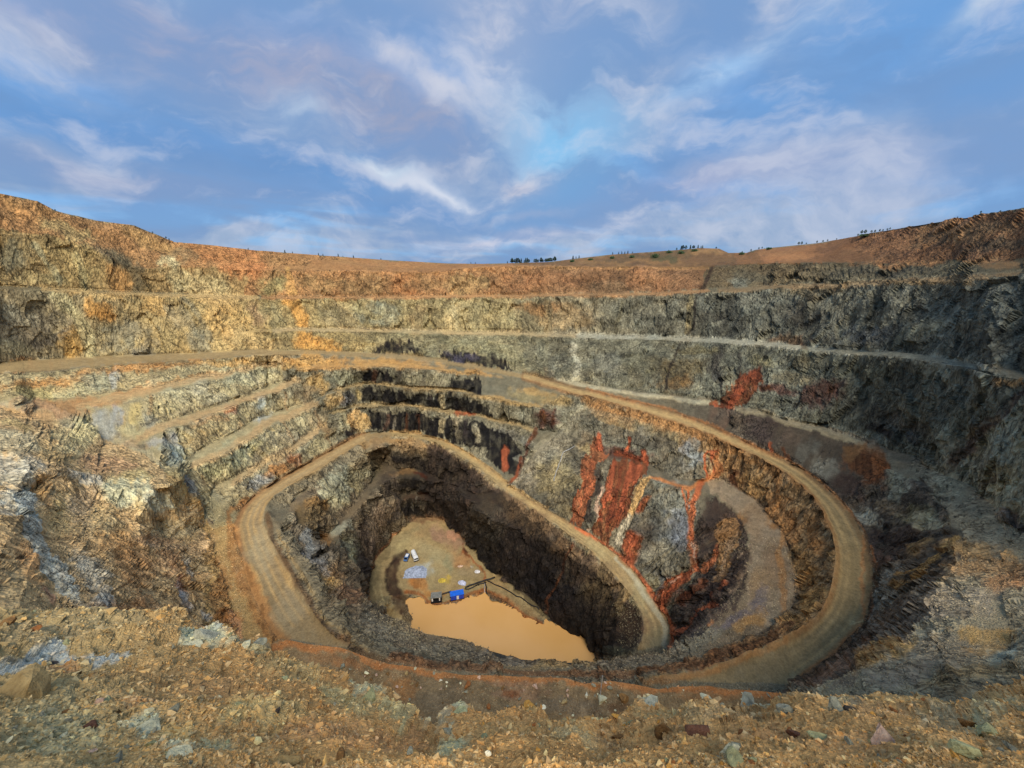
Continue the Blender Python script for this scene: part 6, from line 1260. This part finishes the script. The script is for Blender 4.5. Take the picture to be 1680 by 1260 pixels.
for i, (x, y, w, h, lab) in enumerate([(938, 430, 6, 4, 'low dark scrub right of the right tree clump on the far rim'), (968, 427, 7, 3, 'low scrub under the thin spruce row'), (1004, 424, 6, 4, 'low scrub on the brown slope below the skyline row of spruces'), (1036, 422, 8, 4, 'low green scrub left of the green bush on the slope'),
    (1098, 415, 8, 4, 'low scrub at the left foot of the mound'), (1140, 413, 9, 4, 'low scrub on the front of the mound'), (1216, 417, 7, 4, 'small scrub in the notch of the skyline'), (1262, 409, 8, 3, 'low scrub right of the skyline notch'), (1420, 388, 14, 4, 'long low scrub under the young trees on the right skyline')]): bush(x, y, w, h, lab)

# --- stones and boulders
def stone_mesh(seed, flat=1.0):
    r = np.random.default_rng(seed); bm = bmesh.new(); bmesh.ops.create_icosphere(bm, subdivisions=2, radius=1)
    pl = [(Vector(r.normal(size=3)).normalized(), r.uniform(.34, .68)) for _ in range(10)]
    sc = Vector((r.uniform(.8, 1.25), r.uniform(.65, 1.0), r.uniform(.5, .85) * flat))
    for v in bm.verts:
        for n, d in pl:
            k = v.co.dot(n)
            if k > d: v.co -= n * (k - d)
        v.co += Vector(r.normal(size=3)) * .025
        v.co = Vector((v.co.x * sc.x, v.co.y * sc.y, v.co.z * sc.z))
    bmesh.ops.recalc_face_normals(bm, faces=bm.faces)
    me = bpy.data.meshes.new('stone'); bm.to_mesh(me); bm.free(); return me
STONES = [stone_mesh(i) for i in range(14)] + [stone_mesh(50 + i, .45) for i in range(5)]
def stone_mat(name, c1, c2):
    m, nt, b = new_mat(name); N, L = nt.nodes.new, nt.links.new
    tc = N('ShaderNodeTexCoord'); n = N('ShaderNodeTexNoise'); n.inputs['Scale'].default_value = 2.2; n.inputs['Detail'].default_value = 8; n.inputs['Roughness'].default_value = .65
    oi = N('ShaderNodeObjectInfo'); ad = N('ShaderNodeVectorMath'); ad.operation = 'ADD'; L(tc.outputs['Object'], ad.inputs[0]); L(oi.outputs['Random'], ad.inputs[1]); L(ad.outputs[0], n.inputs['Vector'])
    cr = N('ShaderNodeValToRGB'); cr.color_ramp.elements[0].position = .34; cr.color_ramp.elements[1].position = .66
    cr.color_ramp.elements[0].color = (*(lin(c1) * ALBEDO), 1); cr.color_ramp.elements[1].color = (*(lin(c2) * ALBEDO), 1)
    L(n.outputs['Fac'], cr.inputs[0])
    mr = N('ShaderNodeMapRange'); L(oi.outputs['Random'], mr.inputs[0]); mr.inputs[3].default_value = .72; mr.inputs[4].default_value = 1.2
    mx = N('ShaderNodeMix'); mx.data_type = 'RGBA'; mx.blend_type = 'MULTIPLY'; mx.inputs[0].default_value = 1; L(cr.outputs[0], mx.inputs[6]); L(mr.outputs[0], mx.inputs[7]); L(mx.outputs[2], b.inputs['Base Color'])
    b.inputs['Roughness'].default_value = .9; b.inputs['Specular IOR Level'].default_value = .25
    bp = N('ShaderNodeBump'); bp.inputs['Strength'].default_value = .6; bp.inputs['Distance'].default_value = .2; L(n.outputs['Fac'], bp.inputs['Height']); L(bp.outputs[0], b.inputs['Normal'])
    return m
SM = {k: stone_mat(k + '_stone', a, b) for k, a, b in [('tan', (112, 94, 66), (150, 130, 96)), ('pale', (150, 148, 130), (196, 190, 168)), ('grey', (96, 96, 90), (136, 134, 122)), ('blue_grey', (98, 100, 96), (148, 148, 140)), ('dark', (44, 40, 40), (80, 72, 68)),
      ('maroon', (70, 46, 38), (106, 74, 60)), ('rusty', (104, 66, 40), (146, 96, 56)), ('ochre', (150, 104, 48), (186, 142, 76)), ('green_grey', (112, 112, 88), (152, 152, 120)), ('pinkish', (140, 112, 102), (184, 156, 142)), ('brown', (82, 60, 38), (120, 90, 56)), ('white', (176, 172, 160), (214, 208, 196))]}
def stone(name, x, y, w, h, col, lay, label, cat='rock', group=None, sink=.36, me=None):
    p, s, nrm, _ = at(x, y, lay)
    me = me or random.choice(STONES if h > w * .42 else STONES[14:])
    if not me.materials: me.materials.append(SM['grey'])
    o = bpy.data.objects.new(name, me); COL.objects.link(o)
    o.material_slots[0].link = 'OBJECT'; o.material_slots[0].material = SM[col]
    k = w * s / 2 / .85; o.scale = (k, k * random.uniform(.75, 1.1), max(h, w * .35) * s / 2 / .55)
    o.rotation_euler = (random.uniform(-.3, .3), random.uniform(-.3, .3), random.uniform(0, 6.28))
    o.location = p + Vector((0, 0, k * .55 * (1 - 2 * sink)))
    return tag(o, label, cat, group)
BIG = [  # ledge underfoot: x, y, w, h, colour, label
 (48, 1142, 74, 66, 'tan', 'large tan boulder beside the blue gravel strip at the left edge'), (86, 1094, 22, 18, 'dark', 'dark grey rock sitting on the blue gravel strip'), (46, 1106, 20, 11, 'dark', 'small dark slab just behind the large tan boulder'),
 (150, 1194, 27, 27, 'maroon', 'round purple grey stone in the gravel at the lower left'), (146, 1240, 25, 20, 'pinkish', 'pink stone at the bottom left below the purple stone'), (404, 1058, 20, 22, 'pale', 'pale rock on the ledge edge left of the blue grey rock'),
 (424, 1062, 32, 22, 'blue_grey', 'blue grey rock on the ledge edge overlooking the road'), (62, 1019, 30, 18, 'blue_grey', 'pale blue grey rock at the top of the left slope'), (15, 1024, 34, 16, 'brown', 'brown rock at the top of the left slope by the photo edge'),
 (52, 1038, 26, 14, 'rusty', 'rusty orange rock on the left slope'), (318, 1062, 34, 36, 'pale', 'pale weathered outcrop on the left slope'), (342, 1046, 40, 44, 'blue_grey', 'blue grey upright outcrop at the edge of the left slope'), (192, 1250, 30, 20, 'grey', 'flat grey stone at the bottom edge right of the pink stone'),
 (165, 1154, 18, 11, 'pinkish', 'small pink stone on the brown slope under the blue strip'), (289, 1163, 20, 14, 'grey', 'grey stone on the dark brown band of the left slope'), (456, 1167, 11, 15, 'dark', 'upright dark stone on the ochre slope at centre left'), (673, 1234, 17, 14, 'blue_grey', 'blue grey stone at the bottom left of the rocky notch'),
 (1142, 1200, 38, 26, 'maroon', 'dark maroon rock on the yellow rubble at the right centre'), (1157, 1230, 26, 30, 'dark', 'dark pointed rock just below the maroon rock'), (1092, 1206, 32, 30, 'brown', 'brown earthy clod left of the maroon rock'), (1279, 1228, 30, 14, 'green_grey', 'pale greenish slab lying flat at the lower right'),
 (1339, 1210, 38, 20, 'green_grey', 'tan grey stone with rounded back right of the dark brown rock'), (1302, 1206, 26, 20, 'maroon', 'dark brown rock between the two pale stones'), (1451, 1216, 50, 12, 'pinkish', 'long thin pink slab on the right slope'), (1428, 1166, 30, 34, 'green_grey', 'block with pale top set in the dark outcrop'),
 (1398, 1170, 28, 34, 'dark', 'dark block in the middle of the right outcrop'), (1370, 1168, 34, 30, 'grey', 'grey block at the left end of the right outcrop'), (1505, 1188, 20, 16, 'dark', 'small black rock on the ochre slope at the right'), (1592, 1238, 38, 34, 'green_grey', 'greenish grey round boulder near the lower right corner'),
 (1568, 1246, 24, 18, 'ochre', 'orange stone left of the greenish round boulder'), (1612, 1206, 42, 36, 'green_grey', 'olive boulder above the greenish round boulder'), (1584, 1188, 26, 24, 'brown', 'dark brown rock on the right slope behind the olive boulder'), (1660, 1232, 28, 16, 'grey', 'grey stone near the right photo edge'), (1242, 1212, 15, 11, 'ochre', 'small yellow stone left of the dark brown rock'),
 (1196, 1238, 34, 26, 'pale', 'pale cracked stone below the dark maroon rock'), (1226, 1159, 40, 22, 'blue_grey', 'blue grey boulder on the edge right of centre'), (1158, 1149, 30, 16, 'pale', 'pale rock on the edge left of the blue grey boulder'), (1012, 1208, 18, 34, 'brown', 'upright brown rock in the ochre rubble at the centre'), (1212, 1226, 24, 14, 'grey', 'grey stone under an overhang of rubble at right centre'),
 (1640, 1158, 30, 14, 'tan', 'tan slab near the upper right end of the ledge'), (1290, 1166, 26, 14, 'blue_grey', 'small blue grey rock left of the dark outcrop'), (800, 1200, 14, 9, 'pale', 'pale chip on the ochre slope right of the notch'), (800, 1238, 13, 8, 'white', 'white stone at the bottom centre'), (750, 1176, 34, 20, 'green_grey', 'greenish rock at the right lip of the notch'),
 (735, 1202, 24, 30, 'grey', 'grey slab on the right side of the notch'), (706, 1202, 22, 20, 'pale', 'pale rock in the bottom of the notch'), (603, 1146, 44, 22, 'green_grey', 'greenish outcrop on the crest left of the notch'), (870, 1164, 30, 12, 'ochre', 'yellow knob on the crest right of the notch'), (240, 1198, 50, 18, 'pale', 'pale crumbly outcrop on the lower left slope'), (300, 1236, 40, 14, 'pale', 'second pale crumbly outcrop below the first at lower left'),
 (1066, 1150, 26, 14, 'blue_grey', 'pale blue grey rock on the crest below the steel pole'), (560, 1245, 26, 16, 'brown', 'brown stone at the bottom edge left of centre'), (470, 1250, 40, 22, 'tan', 'tan stone ridge at the bottom edge left of centre'), (1210, 1252, 36, 20, 'green_grey', 'greenish stone cut by the bottom edge right of centre')]
for x, y, w, h, c, lab in BIG: stone('rock', x, y, w, h, c, 2, lab)
for x, y, w, h, c, lab in [(766, 1126, 15, 16, 'rusty', 'red brown rock on the near bench left of centre'), (986, 1149, 20, 18, 'pale', 'pale rock at the foot of the steel pole on the near bench'), (962, 1143, 12, 12, 'white', 'white rock left of the steel pole on the near bench'), (878, 1126, 11, 9, 'pinkish', 'pinkish rock among rubble along the near bench edge'),
   (928, 1151, 14, 11, 'tan', 'grey yellow stone in the middle of the near bench'), (1022, 1147, 19, 14, 'brown', 'brownish flat rock right of the steel pole'), (893, 1162, 8, 8, 'white', 'small white stone near the ledge at the centre'), (802, 1162, 9, 10, 'rusty', 'small red brown stone on the near bench close to the ledge'), (732, 1119, 7, 6, 'white', 'lone white stone below the orange bench edge'),
   (667, 1107, 6, 8, 'tan', 'tan upright stone left of the lone white stone'), (561, 1097, 10, 9, 'grey', 'grey round stone at the left of the near bench'), (658, 1154, 9, 8, 'blue_grey', 'blue grey stone low on the near bench by the ledge'), (676, 1122, 6, 6, 'tan', 'tan stone on the brown part of the near bench'), (853, 1147, 7, 8, 'grey', 'grey stone in the middle of the near bench'), (722, 1118, 7, 5, 'white', 'twin of the lone white stone on the near bench'), (1000, 1130, 9, 8, 'grey', 'grey stone beside the shaft of the steel pole')]:
    stone('rock', x, y, w, h, c, 1, lab)
# the many middling stones that nothing tells apart
def scatter(lay, n, smin, smax, cols, where, groupfmt, labelfmt, cond):
    k = np.flatnonzero((VL == lay) & cond & (PXW > -5) & (PXW < 1685) & (PYW < 1262))
    for j in rng.choice(k, n, replace=False):
        c = cols[rng.integers(len(cols))]; w = smin * (smax / smin) ** (rng.random() ** 1.8)
        o = stone('stone', PXW[j], PYW[j], w, w * rng.uniform(.45, .8), c, lay, 'small stone', 'stone', groupfmt, .3); LOOSE.append((o, PXW[j], PYW[j], lay, c))
scatter(2, 70, 8, 17, ['tan', 'grey', 'pale', 'green_grey', 'brown'], '', 'small stones on the left slope', '', PXW < 560)
scatter(2, 90, 8, 18, ['ochre', 'tan', 'green_grey', 'grey', 'rusty'], '', 'small stones on the right part of the ledge', '', PXW > 780)
scatter(1, 70, 4, 8, ['pale', 'grey', 'pinkish', 'brown'], '', 'small stones on the near bench', '', (PXW > 480) & (PYW > 1095))
finish_trees(); finish_stones()
# countless chips and grit
def grit(name, lay, n, smin, smax, cond, tint, mat):
    k = np.flatnonzero((VL == lay) & cond & (PXW > -40) & (PXW < 1720) & (PYW < 1300)); j = rng.choice(k, n)
    sz = smin * (smax / smin) ** (rng.random(n) ** 2.2) * foot[j] * .5
    base = np.array([(1, 0, 0), (-.5, .87, 0), (-.5, -.87, 0), (.1, .1, .8), (.5, .5, .35), (-.6, .1, .45)])
    tr = np.array([(0, 4, 3), (4, 1, 3), (1, 5, 3), (5, 2, 3), (2, 0, 3), (0, 1, 4), (1, 2, 5)])
    a = rng.random(n) * 6.28; ca, sa = np.cos(a), np.sin(a)
    b = base[None] * (1 + rng.normal(0, .25, (n, 6, 3))) * np.stack([np.ones(n), rng.uniform(.5, 1, n), rng.uniform(.4, 1, n)], 1)[:, None]
    v = np.stack([b[..., 0] * ca[:, None] - b[..., 1] * sa[:, None], b[..., 0] * sa[:, None] + b[..., 1] * ca[:, None], b[..., 2]], -1)
    tl = rng.normal(0, .35, (n, 2)); v[..., 2] += v[..., 0] * tl[:, :1] + v[..., 1] * tl[:, 1:]
    jit = rng.normal(0, 1.2, (n, 3)) * foot[j][:, None]; jit[:, 2] = 0
    v = v * sz[:, None, None] + (W[j] + jit)[:, None] - np.array([0, 0, 1]) * (sz * .1)[:, None, None]
    t = (tr[None] + np.arange(n)[:, None, None] * 6).reshape(-1, 3)
    pal = np.array([lin(c) for c in tint]) * ALBEDO
    c = C[j] * .78 + pal[rng.integers(len(pal), size=n)] * .26; c *= rng.uniform(.65, 1.35, n)[:, None]
    mesh_from(name, v.reshape(-1, 3), t, np.repeat(np.clip(c, .01, .8), 6, 0), mat, False, 'stuff')
M_CHIP = ground_mat('stone_chip', (9.0, 30.0), .18, .3, .02)
grit('gravel', 2, 60000, 2.0, 10.0, np.ones(len(W), bool), [(150, 140, 112), (176, 168, 140), (120, 112, 90), (160, 120, 66), (128, 92, 54), (140, 140, 128), (96, 84, 68)], M_CHIP)
grit('gravel', 2, 4200, 7.0, 20.0, np.ones(len(W), bool), [(170, 160, 134), (150, 132, 96), (186, 178, 152), (132, 120, 98), (170, 128, 72), (116, 96, 72), (150, 148, 136)], M_CHIP)
grit('gravel', 1, 7000, 1.4, 4.5, np.ones(len(W), bool), [(130, 116, 96), (168, 156, 138), (96, 86, 72), (112, 78, 48)], M_CHIP)
sel = (PYW > 880) & (PXW > 1180) | (PYW > 985) & (PXW > 560) | (PXW < 400) & (PYW > 820)
grit('gravel', 0, 34000, 1.3, 4.2, sel & ~road & ~pond & (steep < .5), [(130, 120, 100), (160, 150, 132), (100, 90, 74)], M_CHIP)
